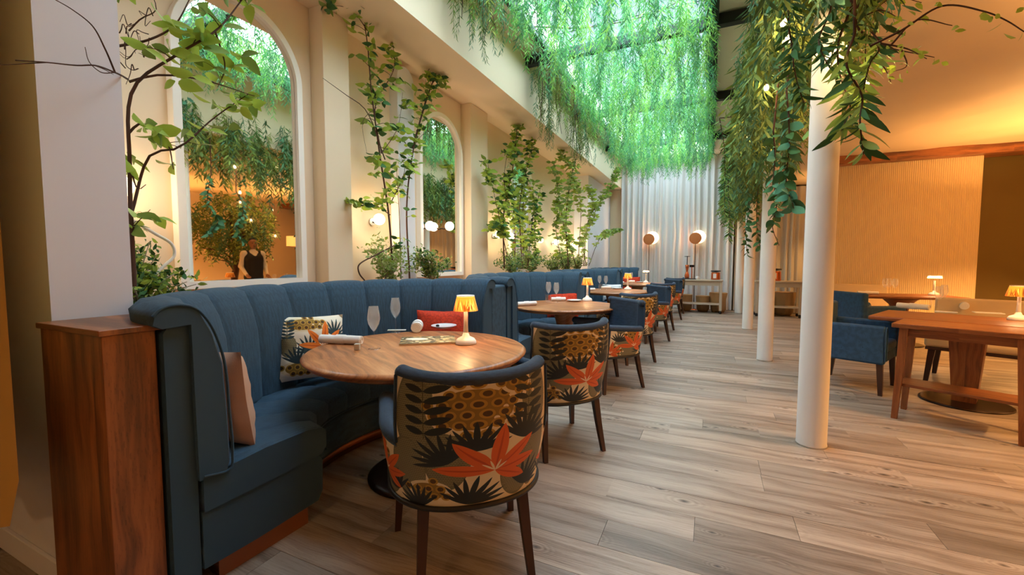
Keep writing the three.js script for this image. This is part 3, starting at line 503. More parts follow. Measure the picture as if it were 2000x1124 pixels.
armchair([2.02, 0, -7.55], face(0.9, -0.44), 'dark blue armchair at the flared-pedestal table by the ribbed wall', M.armBlue);
{ // console on four legs with a lower shelf
  const c = thing('console_table', 'wooden side table on four tapered legs with a low shelf', 'table', [1.74, 0, -4.32], SR);
  part(c, 'table_top', bx(0.78, 0.035, 0.42, 0.02, 0.75, 0, 0.006, 'x'), M.sideWood);
  part(c, 'apron', bx(0.62, 0.07, 0.02, 0, 0.70, 0.15, 0, 'x'), M.sideWood); part(c, 'apron', bx(0.62, 0.07, 0.02, 0, 0.70, -0.15, 0, 'x'), M.sideWood);
  for (const sx of [-1, 1]) for (const sz of [-1, 1]) taperLeg(c, sx * 0.30, sz * 0.155, 0.735, 0.026, 0.018, sx * 0.03, sz * 0.015, M.sideWood);
  part(c, 'shelf', bx(0.66, 0.022, 0.27, 0, 0.27, 0, 0.004, 'x'), M.sideWood);
}
function settee(pos, turn, w, label) {            // local +z is forward
  const t = thing('settee', label, 'settee', pos, turn, 'cream settees in the side room');
  part(t, 'seat', bx(w, 0.11, 0.52, 0, 0.42, 0, 0.03, 'x'), M.cream); part(t, 'seat_rail', bx(w - 0.02, 0.03, 0.5, 0, 0.35, 0, 0.004, 'x'), M.darkWood);
  part(t, 'backrest', bx(w, 0.42, 0.09, 0, 0.66, -0.26, 0.03, 'x'), M.cream, null, [-0.05, 0, 0]);
  for (const sx of [-1, 1]) for (const sz of [-1, 1]) taperLeg(t, sx * (w / 2 - 0.06), sz * 0.2, 0.345, 0.028, 0.018, sx * 0.03, sz * 0.06, M.darkWood);
}
settee([2.56, 0, -5.88], SR, 0.86, 'cream upholstered settee behind the table with the rolled napkin');
settee([2.35, 0, -9.12], 0.0, 0.9, 'cream settee against the ribbed wall, left of the lit lamp');
function pedestalTable(pos, turn, w, d, label, flared) {
  const t = thing('pedestal_table', label, 'table', pos, turn, 'rectangular pedestal tables in the side room');
  part(t, 'table_top', bx(w, 0.04, d, 0, 0.73, 0, 0.012, 'x'), M.sideWood);
  if (flared) part(t, 'pedestal', discUV(lathe([[0, 0.71], [0.26, 0.71], [0.2, 0.68], [0.12, 0.6], [0.095, 0.45], [0.1, 0.1], [0.13, 0.03], [0, 0.03]], 28)), M.sideWood);
  else { const ring = (r, y) => [[-r, y, -r], [-r, y, r], [r, y, r], [r, y, -r]]; const g = loft([ring(0.075, 0.02), ring(0.12, 0.71)]); g.computeVertexNormals(); part(t, 'pedestal', metreUV(g), M.sideWood); }
  part(t, 'foot', lathe([[0, 0], [0.3, 0], [0.3, 0.012], [0.28, 0.02], [0, 0.022]], 48), M.bronze);
}
pedestalTable([2.08, 0, -5.06], SR, 1.24, 0.76, 'rectangular pedestal table behind the four-legged side table', false);
pedestalTable([2.62, 0, -8.3], 0.08, 1.3, 0.72, 'rectangular table on a flared pedestal before the ribbed wall', true);
napkinRoll(PT(1783, 604), SR - 0.28, 'rolled white napkin on the side room table by the column', 0.27, 0.03);
napkinRoll(PT(1883, 604), -1.95, 'rolled napkin end-on in front of the cream settee', 0.2, 0.036);
flute(PT(1832, 606), 'champagne glass beside the side room napkin', 'glasses on the side room table'); flute(PT(1842, 600), 'champagne glass beside the side room napkin', 'glasses on the side room table'); tumbler(PT(1824, 599), 'water glass beside the side room napkin', 'water glass', 0.11);
tableLamp(PT(1988, 626), 'lit table lamp with pleated shade on the side room table', { power: 1.5, wide: 0.085 });
solo('menu_card', 'white menu card lying on the side room table', 'card', bx(0.2, 0.006, 0.12, 0, 0.003, 0), M.white, PT(1930, 612), [0, SR + 0.3, 0]);
solo('butter_knife_rest', 'low white rest on the side room table near the settee', 'rest', bx(0.16, 0.012, 0.03, 0, 0.006, 0, 0.003), M.white, PT(1848, 611), [0, SR, 0]);
const TB = (x, z) => [x, 0.75, z];
tableLamp(TB(3.05, -8.42), 'lit mushroom-shaded lamp on the flared-pedestal table', { power: 1.3, slim: true, print: false, wide: 0.085 });
flute(TB(2.45, -8.35), 'champagne glass on the flared-pedestal table', 'glasses on the flared-pedestal table'); flute(TB(2.55, -8.28), 'champagne glass on the flared-pedestal table', 'glasses on the flared-pedestal table'); flute(TB(2.52, -8.42), 'champagne glass on the flared-pedestal table', 'glasses on the flared-pedestal table');
napkinRoll(TB(2.22, -8.25), 0.1, 'rolled napkin on the flared-pedestal table', 0.26);

// ------------------------------------------------------------------ far end: curtains, consoles, lamps
function curtain(name, x0, x1, y1, z, label) {
  const n = Math.round((x1 - x0) * 100), rows = [];
  for (let j = 0; j <= 10; j++) { rows.push([]); const y = lerp(0.015, y1, j / 10); for (let i = 0; i <= n; i++) { const x = lerp(x0, x1, i / n), ph = x * 40 + 2.2 * noise2(x * 1.7, 0) + 0.5 * noise2(x * 2, y * 0.5); rows[j].push([x, y, z + 0.042 * Math.sin(ph) + 0.02 * Math.sin(ph * 0.37 + 1) + 0.03 * noise2(x * 0.9, y * 0.3)]); } }
  solo(name, label, 'curtain', gridGeo(rows, (j, i) => [rows[j][i][0], rows[j][i][1]], false, true), M.curtain);
}
curtain('linen_curtain', -2.29, 0.52, 3.99, -12.2, 'tall pale grey linen curtain at the end of the aisle');
curtain('linen_curtain', 0.56, 6.5, 3.05, -12.15, 'warm-lit linen curtain behind the row of columns');
function trolley(pos, w, label) {
  const t = thing('serving_console', label, 'console', pos, 0, 'serving consoles before the curtains');
  part(t, 'top', bx(w, 0.035, 0.42, 0, 0.8, 0, 0.005, 'x'), M.greyWood); part(t, 'apron', bx(w - 0.06, 0.11, 0.36, 0, 0.73, 0, 0.004, 'x'), M.greyWood); part(t, 'shelf', bx(w - 0.04, 0.03, 0.36, 0, 0.22, 0, 0.004, 'x'), M.greyWood);
  for (const sx of [-1, 1]) for (const sz of [-1, 1]) { const l = part(t, 'leg', bx(0.06, 0.72, 0.06, sx * (w / 2 - 0.04), 0.43, sz * 0.16, 0.006), M.greyWood); part(l, 'caster', lathe([[0, 0], [0.025, 0], [0.03, 0.03], [0.02, 0.07], [0, 0.07]], 14), M.black, [sx * (w / 2 - 0.04), 0, sz * 0.16]); }
}
trolley([-0.2, 0, -11.5], 0.98, 'grey wood serving console on casters before the pale curtain'); trolley([1.42, 0, -11.4], 0.92, 'grey wood serving console behind the columns, holding the copper pot');
{
  const b = thing('coffee_siphon', 'tall copper and glass coffee siphon on a black tray', 'coffee maker', [-0.5, 0.8175, -11.5]);
  part(b, 'tray', bx(0.28, 0.02, 0.2, 0.05, 0.01, 0, 0.004), M.black); part(b, 'flask', lathe([[0, 0.02], [0.05, 0.02], [0.055, 0.1], [0.03, 0.17], [0.022, 0.2], [0.04, 0.3], [0.045, 0.36], [0, 0.36]], 20), M.copper, [-0.02, 0, 0]); part(b, 'rod', lathe([[0, 0.36], [0.01, 0.36], [0.01, 0.56], [0.07, 0.565], [0.07, 0.575], [0, 0.58]], 16), M.black, [-0.02, 0, 0]); part(b, 'valve', bx(0.11, 0.06, 0.06, 0.09, 0.33, 0, 0.01), M.bronze); part(b, 'post', lathe([[0, 0.02], [0.012, 0.02], [0.012, 0.31], [0, 0.31]], 10), M.copper, [0.09, 0, 0]);
  const cup = thing('milk_jug', 'small white jug on the serving console', 'jug', [-0.28, 0.8175, -11.45]); part(cup, 'body', lathe([[0, 0], [0.035, 0], [0.042, 0.04], [0.036, 0.08], [0.033, 0.08], [0.038, 0.04], [0, 0.01]], 18), M.china); part(cup, 'handle', tube([[0.036, 0.065, 0], [0.06, 0.055, 0], [0.058, 0.03, 0], [0.04, 0.02, 0]], 0.005, 14, 6), M.china);
  function pot(pos, label, s) { const p = thing('copper_canister', label, 'canister', pos, 0, 'copper canisters on the consoles'); part(p, 'body', lathe([[0, 0], [0.1 * s, 0], [0.105 * s, 0.02], [0.1 * s, 0.16 * s], [0.09 * s, 0.18 * s], [0, 0.18 * s]], 24), M.copper); part(p, 'window', bx(0.07 * s, 0.11 * s, 0.02, -0.02, 0.09 * s, 0.095 * s, 0.004), M.white); part(p, 'lid', lathe([[0, 0.18 * s], [0.11 * s, 0.2 * s], [0.115 * s, 0.22 * s], [0, 0.23 * s]], 24), M.black); }
  pot([0.13, 0.8175, -11.5], 'copper canister with black lid on the curtain console', 1.0); pot([1.35, 0.8175, -11.4], 'copper canister with black lid on the console behind the columns', 1.25);
}
function sack(pos, s, label) { const g = lathe([[0, 0], [0.13, 0], [0.17, 0.06], [0.18, 0.3], [0.2, 0.45], [0.19, 0.46], [0.16, 0.36], [0, 0.34]], 20); const p = g.attributes.position; for (let i = 0; i < p.count; i++) { const q = 1 + 0.14 * noise3(p.getX(i) * 9 + pos[0] * 7, p.getY(i) * 6, p.getZ(i) * 9); p.setXYZ(i, p.getX(i) * q * s, p.getY(i) * s, p.getZ(i) * q * s); } g.computeVertexNormals(); solo('burlap_sack', label, 'sack', g, M.burlap, pos, null, 'burlap sacks under the consoles'); }
for (const [x, z, s, l] of [[-0.56, -11.8, 0.9, 'burlap sack under the curtain console, below the coffee siphon'], [-0.14, -11.82, 0.85, 'smallest burlap sack, in the middle under the curtain console'], [0.2, -11.8, 1.05, 'burlap sack under the curtain console, below the copper canister'], [1.2, -11.8, 1.0, 'narrower burlap sack under the console behind the columns'], [1.6, -11.8, 1.18, 'wider burlap sack under the console behind the columns']]) sack([x, 0, z], s, l);
function discLamp(x, z, label) {
  const t = thing('disc_lamp', label, 'lamp', [x, 0, z], 0, 'copper disc floor lamps');
  part(t, 'base', lathe([[0, 0], [0.08, 0], [0.08, 0.015], [0.02, 0.025], [0, 0.025]], 28), M.copper); part(t, 'pole', lathe([[0, 0.02], [0.009, 0.02], [0.009, 1.86], [0, 1.86]], 10), M.bronze);
  const d = (r, th) => { const g = lathe([[0, -th / 2], [r * 0.96, -th / 2], [r, 0], [r * 0.96, th / 2], [0, th / 2]], 36); g.rotateX(Math.PI / 2); return g; };
  part(t, 'copper_disc', d(0.15, 0.02), std({ color: 0xc67842, roughness: 0.6, metalness: 0.3 }), [0, 1.86, 0.06]);
  part(t, 'glowing_disc', d(0.17, 0.016), M.lampGlow, [0.075, 1.9, -0.03]);
  addPoint(x + 0.05, 1.9, z + 0.015, WARM, 4.0, 0.03);
}
discLamp(-1.51, -12.04, 'copper disc lamp glowing before the pale curtain, beside the last bench'); discLamp(-0.36, -12.04, 'copper disc lamp glowing above the siphon console');

// ------------------------------------------------------------------ lights of the alcoves, then added fill pendants
function globe(x, y, z, wallX, power, label) {
  const t = thing('globe_light', label, 'lamp', [x, y, z], 0, 'glowing globe lights above the planter');
  part(t, 'globe', new THREE.SphereGeometry(0.055, 24, 16), M.globe); part(t, 'arm', tube([[-0.05, -0.01, 0], [(wallX - x) / 2, -0.03, 0], [wallX - x, -0.02, 0]], 0.007, 12, 6), M.bronze); const pl = part(t, 'wall_plate', lathe([[0, 0], [0.035, 0], [0.035, 0.012], [0, 0.014]], 20), M.white, [wallX - x, -0.02, 0], [0, 0, -Math.PI / 2]);
  addPoint(x, y, z, CREAM, power, 0.055);
}
const GL = 'small glowing globe light on the plaster wall above the planter';
for (const [z, p] of [[-1.22, 1.0], [-3.2, 2.0], [-4.02, 1.0], [-5.75, 2.0], [-6.2, 1.2], [-7.5, 1.6], [-8.4, 1.6], [-9.1, 1.6], [-9.7, 1.6]]) globe(-2.9, 1.66, z, -2.995, p, GL);
globe(-2.86, 1.68, -4.36, -2.99, 2.0, 'glowing globe light in front of the second arched mirror');
// added fill lamps out of view, shaped as linen drum pendants
function pendant(x, y, z, top, power, color, label, r = 0.22) {
  const t = thing('added_fill_pendant', label, 'lamp', [x, y, z], 0, 'added unseen fill pendants');
  part(t, 'drum', lathe([[r, -0.13], [r, 0.13]], 36), M.shadeCream); part(t, 'cord', tube([[0, 0.02, 0], [0, top - y, 0]], 0.005, 4, 6), M.black); part(t, 'bulb', new THREE.SphereGeometry(0.05, 16, 12), M.lampGlow);
  addPoint(x, y, z, color, power, 0.06);
}
pendant(4.1, 1.8, -7.9, 3.1, 50, AMBER, 'added unseen fill pendant by the olive recess'); pendant(3.1, 2.2, -3.4, 3.1, 50, AMBER, 'added unseen fill pendant over the side room, near the tree'); pendant(5.4, 2.1, -5.2, 3.1, 50, AMBER, 'added unseen fill pendant by the right wall'); pendant(2.4, 2.2, 0.6, 3.1, 8, AMBER, 'added unseen fill pendant at the entrance of the side room');  // added out of view as warm fill for the side room
pendant(2.7, 2.3, -11.0, 3.1, 16, AMBER, 'added hidden fill pendant behind the ribbed partition, warming the far curtain'); pendant(-0.9, 2.5, 1.6, 4.0, 6, WARM, 'added unseen fill pendant at the entrance end of the aisle');  // added out of view: one warms the far curtain, one the camera-facing sides

// ------------------------------------------------------------------ plants
function leafGeo(l, w, fold = 0.25, curl = 0.15, n = 4) { // base at origin, along +y, facing +z
  const gr = []; for (let i = 0; i <= n; i++) { const t = i / n, hw = w / 2 * Math.pow(Math.sin(Math.PI * Math.pow(Math.min(0.985, Math.max(0.015, t)), 0.8)), 0.8), y = l * t, z = -curl * l * t * t; gr.push([[-hw, y, z + hw * fold], [0, y, z], [hw, y, z + hw * fold]]); } return gridGeo(gr, null, false, true);
}
const DOWN = V(0, -1, 0), UPV = V(0, 1, 0);
function poseOf(dir, roll, s, pos) { const q = new THREE.Quaternion().setFromUnitVectors(UPV, dir.clone().normalize()).multiply(new THREE.Quaternion().setFromAxisAngle(UPV, roll)); return new THREE.Matrix4().compose(pos, q, V(s, s, s)); }
// a drooping frond of narrow leaflets, stem from the origin down -y, length 1
function frondGeo(nLeaf, len, wid, spread, seed, broad = false) {
  const g = rngOf(seed), gs = [], lf = leafGeo(len, wid, 0.1, 0.12, broad ? 3 : 2);
  for (let i = 0; i < nLeaf; i++) { const t = (i + 0.6) / nLeaf, a = i * 2.4 + g(), d = V(Math.cos(a) * spread, -1 + (1 - t) * 0.35, Math.sin(a) * spread); gs.push(lf.clone().applyMatrix4(poseOf(d, g() * 6, (1 - 0.35 * t) * rr(0.8, 1.2, g), V(0.03 * Math.sin(t * 5 + seed), -t, 0.03 * Math.cos(t * 4 + seed) - 0.03)))); }
  const st = tapered([[0, 0, 0], [0.02, -0.5, 0.01], [0.0, -1, 0]], 0.008, 0.003, 5, 4); gs.push(st); return merge(...gs);
}
const fronds = [frondGeo(26, 0.23, 0.036, 0.75, 11), frondGeo(28, 0.21, 0.032, 0.65, 12), frondGeo(24, 0.25, 0.04, 0.85, 13)];
const broadFronds = [frondGeo(13, 0.24, 0.095, 0.9, 14, true), frondGeo(11, 0.26, 0.11, 1.0, 15, true)];
const wideFrond = [frondGeo(16, 0.3, 0.06, 0.75, 16, true), frondGeo(18, 0.28, 0.055, 0.7, 17, true)];
function instanced(parent, name, geo, mat, list) {
  const m = cast(new THREE.InstancedMesh(geo, mat, list.length)); m.name = name; const c = new THREE.Color();
  list.forEach(([mx, col], i) => { m.setMatrixAt(i, mx); m.setColorAt(i, c.setRGB(...col)); }); m.userData.kind = 'stuff'; parent.add(m); return m;
}
function hangList(n, g, place, colors) { const out = []; for (let i = 0; i < n; i++) { const { p, s, tilt = 0.25, drop } = place(g, i); const d = V((g() - 0.5) * tilt, 1, (g() - 0.5) * tilt); const c = colors[Math.floor(g() * colors.length)], k = rr(0.75, 1.25, g); out.push([poseOf(d, g() * 6.3, s, p), c.map((x) => x * k)]); } return out; }
const GREENS = [[0.16, 0.45, 0.07], [0.1, 0.36, 0.1], [0.3, 0.58, 0.1], [0.07, 0.28, 0.12], [0.05, 0.18, 0.06]], DARKS = [[0.12, 0.18, 0.05], [0.18, 0.25, 0.05], [0.26, 0.31, 0.06], [0.09, 0.2, 0.1]];
// willow hung across the skylight, one plant per bay between the steel beams
for (const [k, [za, zb, n, said]] of [[-1.75, -3.0, 130, 'before the first steel beam'], [-3.0, -5.4, 580, 'between the first and second steel beams'], [-5.4, -7.8, 640, 'between the second and third steel beams'], [-7.8, -11.6, 950, 'between the third beam and the curtain']].entries()) {
  const t = thing('hanging_willow', `bright green trailing willow foliage filling the skylight ${said}`, 'foliage', [0, 0, 0], 0, 'willow foliage in the skylight'), g = rngOf(200 + k);
  const place = (q) => { const x = rr(SKY.x0 - 0.02, SKY.x1 + 0.06, q), z = rr(za, zb, q), edge = Math.max(0, 0.35 - Math.min(x - SKY.x0, SKY.x1 - x)) * 0.9, low = Math.pow(q(), 1.2) * (0.34 + 0.02 * Math.max(0, -4 - z)); return { p: V(x, 4.16 - low, z), s: rr(0.28, 0.5, q), tilt: 0.4 }; };
  for (let f = 0; f < 3; f++) instanced(t, 'fronds', fronds[f], LEAF.backlit, hangList(Math.round(n / 3), g, place, GREENS));
  for (let i = 0; i < 2; i++) { const z = lerp(za, zb, (i + 0.5) / 2); part(t, 'branch', tapered([[SKY.x0, 4.02, z], [lerp(SKY.x0, SKY.x1, 0.3), 4.0, z + rr(-0.5, 0.5, g)], [lerp(SKY.x0, SKY.x1, 0.7), 4.1, z + rr(-0.5, 0.5, g)], [SKY.x1, 4.03, z + rr(-0.6, 0.6, g)]], 0.01, 0.005, 20, 6), M.bark); }
}
// greenery spilling over the left edge of the skylight
for (const [px, py, l, s, n, d] of [[935, 10, 0.35, 0.4, 30, 'above the second alcove'], [1075, 215, 0.8, 0.42, 70, 'beside the second beam'], [1135, 260, 0.75, 0.42, 70, 'beside the third beam']]) {
  const p0 = onX(px, py - 40, -2.05), t = thing('trailing_vine', `thin trailing vine drooping from the skylight edge ${d}`, 'vine'), g = rngOf(px);
  for (let i = 0; i < 6; i++) { const x = p0.x + rr(-0.12, 0.14, g), z = p0.z + rr(-0.3, 0.3, g), L = l * rr(0.5, 1.1, g); part(t, 'stem', tapered([[x, 3.96, z], [x + rr(-0.08, 0.08, g), 3.96 - L * 0.5, z + rr(-0.08, 0.08, g)], [x + rr(-0.1, 0.1, g), 3.96 - L - 0.2, z + rr(-0.1, 0.1, g)]], 0.008, 0.003, 10, 5), M.bark); }
  instanced(t, 'fronds', fronds[1], LEAF.white, hangList(n, g, (q) => ({ p: V(p0.x + rr(-0.15, 0.2, q), 3.98 - Math.pow(q(), 1.3) * l, p0.z + rr(-0.35, 0.35, q)), s: rr(0.25, 0.45, q) }), DARKS));
}
// garlands along the columns with string lights; one plant per bay
const bulbSpots = [];
for (const [k, [za, zb, n, said]] of [[-2.2, -4.3, 150, 'wrapped round the head of the first column'], [-4.3, -7.2, 210, 'between the first and second columns'], [-7.2, -9.8, 200, 'between the second and third columns'], [-9.8, -12.0, 170, 'between the third and last columns']].entries()) {
  const t = thing('hanging_garland', `dense leafy garland with string lights ${said}`, 'foliage', [0, 0, 0], 0, 'garlands along the columns'), g = rngOf(300 + k);
  const place = (q) => { const z = rr(za, zb, q), x = 0.5 + (q() - 0.5) * (k ? 0.55 : 0.7) + (k ? 0 : 0.1), low = Math.pow(q(), 1.2) * (k === 0 ? 0.5 : 0.85); return { p: V(x, 3.45 - low, z), s: rr(0.35, 0.6, q), tilt: 0.5 }; };
  instanced(t, 'fronds', wideFrond[0], LEAF.white, hangList(Math.round(n * 0.5), g, place, DARKS)); instanced(t, 'fronds', wideFrond[1], LEAF.white, hangList(Math.round(n * 0.4), g, place, [[0.2, 0.28, 0.06], [0.14, 0.26, 0.08]])); instanced(t, 'fronds', fronds[0], LEAF.white, hangList(Math.round(n * 0.9), g, place, DARKS)); instanced(t, 'broad_leaves', broadFronds[k & 1], LEAF.white, hangList(Math.round(n * 0.3), g, place, [[0.08, 0.22, 0.13], [0.1, 0.26, 0.12], [0.14, 0.25, 0.08]]));
  for (let i = 0; i < 7; i++) { const z = rr(za, zb, g), x = rr(0.25, 0.8, g), L = rr(0.4, 1.0, g); part(t, 'stem', tapered([[x, 3.4, z], [x + rr(-0.15, 0.15, g), 3.4 - L * 0.5, z + rr(-0.15, 0.15, g)], [x + rr(-0.2, 0.2, g), 3.4 - L, z + rr(-0.15, 0.15, g)]], 0.009, 0.004, 12, 5), M.bark); }
  for (let i = 0; i < 3; i++) bulbSpots.push([rr(0.4, 0.75, g), rr(2.55, 3.0, g), lerp(za, zb, (i + 0.5) / 3)]);
}
// long vines that hang lower between the columns
function vine(px, pyTop, pyEnd, z, label, leaves, size, seed, tone, slim = 0.62) {
  const t = thing('hanging_vine', label, 'vine', [0, 0, 0], 0, 'vines hanging between the columns'), g = rngOf(seed), a = onZ(px, pyTop, z), b = onZ(px + rr(-10, 10, g), pyEnd, z), lf = leafGeo(1, slim, 0.2, 0.2, 5);
  const pts = [0, 0.25, 0.5, 0.75, 1].map((q) => V(lerp(a.x, b.x, q) + rr(-0.05, 0.05, g), lerp(a.y, b.y, q), z + rr(-0.08, 0.08, g))); part(t, 'stem', tapered([V(0.56, 3.1, z), V(lerp(0.56, a.x, 0.5), Math.max(a.y, 3.0), z), pts[0]], 0.008, 0.007, 10, 5), M.bark); const c = new THREE.CatmullRomCurve3(pts); part(t, 'stem', tapered(pts, 0.007, 0.003, 24, 5), M.bark);
  for (let i = 0; i < leaves; i++) { const q = Math.pow((i + 0.5) / leaves, 0.8), p = c.getPointAt(Math.min(0.999, q)), an = i * 2.4 + g(), m = part(t, 'leaf', lf, LEAF[g() < 0.6 ? tone : 'deep']); m.applyMatrix4(poseOf(V(Math.cos(an), -0.5 - 0.4 * g(), Math.sin(an)), g() * 6, size * rr(0.7, 1.25, g), p)); }
}
vine(1535, 180, 410, -3.75, 'vine with broad blue-green leaves beside the first column', 44, 0.1, 41, 'blue'); vine(1510, 260, 440, -4.1, 'second broad-leaved vine hanging near the first column', 36, 0.085, 42, 'blue'); vine(1525, 330, 480, -5.2, 'thin vine ending in one leaf before the golden curtain', 10, 0.06, 46, 'deep');
vine(1455, 300, 500, -7.0, 'dark leafed vine curling round the third column', 40, 0.09, 43, 'deep'); vine(1475, 300, 490, -6.6, 'dark leafed vine hanging at the second column', 40, 0.085, 44, 'deep'); vine(1428, 280, 470, -6.3, 'pale green feathery vine hanging lowest in the aisle', 150, 0.085, 45, 'olive', 0.2); vine(1412, 230, 420, -6.0, 'pale green feathery vine beside the steel beam', 150, 0.085, 47, 'olive', 0.2);
vine(1672, 60, 300, -2.75, 'long-leafed spray hanging right of the first column', 34, 0.13, 48, 'olive', 0.24);
vine(1655, 20, 260, -3.0, 'narrow-leafed spray against the head of the first column', 60, 0.13, 49, 'olive', 0.24); vine(1700, -20, 190, -2.9, 'narrow-leafed spray between the first column and the bare twigs', 60, 0.12, 50, 'olive', 0.22);
vine(1560, -20, 200, -3.05, 'narrow-leafed spray on the aisle side of the first column', 60, 0.12, 51, 'deep', 0.24); vine(1610, -30, 140, -3.0, 'narrow-leafed spray hanging over the first column', 46, 0.12, 52, 'blue', 0.24);
for (const [x, y, z] of bulbSpots.concat([[3.6, 2.5, -6.9], [3.5, 2.2, -6.3], [3.7, 2.6, -6.2], [3.8, 1.9, -7.1]],[onZ(1497, 170, -4.0), onZ(1548, 258, -4.2), onZ(1467, 232, -5.2), onZ(1462, 268, -5.6), onZ(1530, 42, -3.2), onZ(1655, 95, -3.3), onZ(1690, 160, -3.0)].map((p) => p.toArray()))) {
  const wx = x > 2 ? x : 0.56, b = thing('string_light_bulb', x > 2 ? 'glowing bulb hung in the indoor tree' : 'glowing string light bulb among the leaves along the columns', 'light bulb', [x, y, z], 0, 'string light bulbs in the garland');
  part(b, 'bulb', lathe([[0, -0.03], [0.014, -0.026], [0.02, -0.01], [0.016, 0.008], [0.009, 0.02], [0, 0.02]], 14), M.bulb); part(b, 'socket', lathe([[0, 0.018], [0.01, 0.018], [0.01, 0.045], [0, 0.045]], 10), M.black); part(b, 'lead_wire', tube([[0, 0.04, 0], [(wx - x) * 0.2, Math.max(0.08, (3.1 - y) * 0.6), 0], [wx - x, Math.max(0.1, 3.1 - y), 0]], 0.003, 12, 5), M.black);
  addPoint(x, y - 0.008, z, WARM, 0.8, 0.015);
}
// bare and leafy twigs reaching right over the side room ceiling
{
  const t = thing('bare_twigs', 'thin twigs with small leaves reaching across the side room ceiling', 'branch'), g = rngOf(61), lf = leafGeo(1, 0.5, 0.2, 0.2, 3);
  const L = (pts, r) => { const p = pts.map(([x, y, z]) => onZ(x, y, z)); part(t, 'twig', tapered(p, r, r * 0.35, pts.length * 6, 5), M.bark); for (const q of p.slice(1)) for (let i = 0; i < 3; i++) { const m = part(t, 'leaf', lf, LEAF.fresh); m.applyMatrix4(poseOf(V(rr(-1, 1, g), rr(-1, 0.5, g), rr(-1, 1, g)), g() * 6, rr(0.03, 0.05, g), q.clone().add(V(rr(-0.03, 0.03, g), rr(-0.03, 0.03, g), 0)))); } };
  L([[1700, 90, -2.6], [1760, 60, -2.6], [1840, 12, -2.6], [1920, 22, -2.55], [1965, 40, -2.5], [2000, 62, -2.45]], 0.006); L([[1720, 85, -2.7], [1770, 95, -2.7], [1810, 115, -2.65]], 0.005); L([[1740, 88, -2.7], [1790, 40, -2.7], [1860, 50, -2.65]], 0.005); L([[1760, 95, -2.8], [1770, 130, -2.8], [1745, 140, -2.8]], 0.004); L([[1700, 60, -2.9], [1730, 90, -2.85], [1790, 105, -2.8], [1825, 112, -2.8]], 0.005); L([[1690, 30, -2.9], [1720, 20, -2.9], [1755, 35, -2.85]], 0.004); L([[1700, 110, -2.9], [1725, 130, -2.9], [1740, 160, -2.9]], 0.004); L([[1705, 20, -2.9], [1745, -5, -2.9], [1800, 5, -2.85]], 0.004);
}
// climbing branches in the planter, drawn along the pixels of their stems
function climber(label, X, stems, leafSize, nPer, seed, tones, asParts) {
  const t = thing('climbing_shrub', label, 'shrub', [0, 0, 0], 0, 'climbing shrubs in the planter'), g = rngOf(seed), lf = leafGeo(1, 0.55, 0.22, 0.2, 4), lists = {};
  for (const st of stems) {
    const { pts, r = 0.008, leaf = 1, from = 0.25, bark = M.bark } = st; const p = pts.map(([x, y, dX = 0]) => onX(x, y, X + dX)); for (const q of p.slice(1)) q.x += rr(-0.03, 0.03, g);
    const c = new THREE.CatmullRomCurve3(p), len = c.getLength(), seg = Math.max(10, Math.round(len * 16)); part(t, 'stem', tapered(p, r, r * 0.3, seg, 6), bark);
    const k = Math.round(len * nPer * leaf);
    for (let i = 0; i < k; i++) {
      const q = lerp(from, 0.998, Math.pow(g(), 0.85)), base = c.getPointAt(q), a = g() * 6.3, out = rr(0.02, 0.16, g), hub = base.clone().add(V(Math.cos(a) * out * 0.6, rr(-0.03, 0.06, g), Math.sin(a) * out));
      if (i % 2 === 0) part(t, 'twig', tapered([base, base.clone().lerp(hub, 0.5).add(V(0, 0.012, 0)), hub], r * 0.28, r * 0.15, 4, 4), bark);
      const m = 2 + Math.floor(g() * 3);
      for (let j = 0; j < m; j++) { const b = a + j * 6.3 / m + g(), mx = poseOf(V(Math.cos(b), rr(-0.5, 0.35, g), Math.sin(b)), rr(-0.6, 0.6, g), leafSize * rr(0.65, 1.25, g), hub.clone().add(V(rr(-0.01, 0.01, g), 0, rr(-0.01, 0.01, g)))), tone = tones[Math.floor(g() * tones.length)]; if (asParts) part(t, 'leaf', lf, LEAF[tone]).applyMatrix4(mx); else (lists[tone] ??= []).push([mx, [1, 1, 1]]); }
    }
  }
  for (const [tone, l] of Object.entries(lists)) instanced(t, 'leaves', lf, LEAF[tone], l);
}
climber('large-leafed branches spreading before the tall arched mirror', -2.42, [
  { pts: [[262, 560], [250, 330], [266, 170, 0.05], [340, 110, 0.1], [420, 60, 0.12], [480, -10, 0.1]], r: 0.011, from: 0.55, leaf: 0.8 },
  { pts: [[256, 420], [300, 300], [345, 290, 0.08], [420, 230, 0.08], [480, 185, 0.05]], r: 0.007, leaf: 0.9 }, { pts: [[252, 160], [310, 145, 0.08], [390, 155, 0.1], [500, 190, 0.1]], r: 0.006, from: 0.5, leaf: 0.7 },
  { pts: [[252, 260], [280, 240, 0.05], [330, 275, 0.08], [345, 330, 0.1]], r: 0.006, leaf: 1.2 }, { pts: [[255, 330], [270, 370, 0.05], [290, 360, 0.08]], r: 0.005, leaf: 1.2 }, { pts: [[255, 540], [262, 450, 0.03], [290, 410, 0.05]], r: 0.005, leaf: 0.9 }, { pts: [[420, 60, 0.12], [440, 130, 0.12], [425, 170, 0.12]], r: 0.005, leaf: 1 },
  { pts: [[252, 60], [268, 40, 0.05], [300, 20, 0.05], [290, -20, 0.06]], r: 0.004, leaf: 0.5 }], 0.095, 13, 71, ['fresh', 'olive', 'fresh'], true);
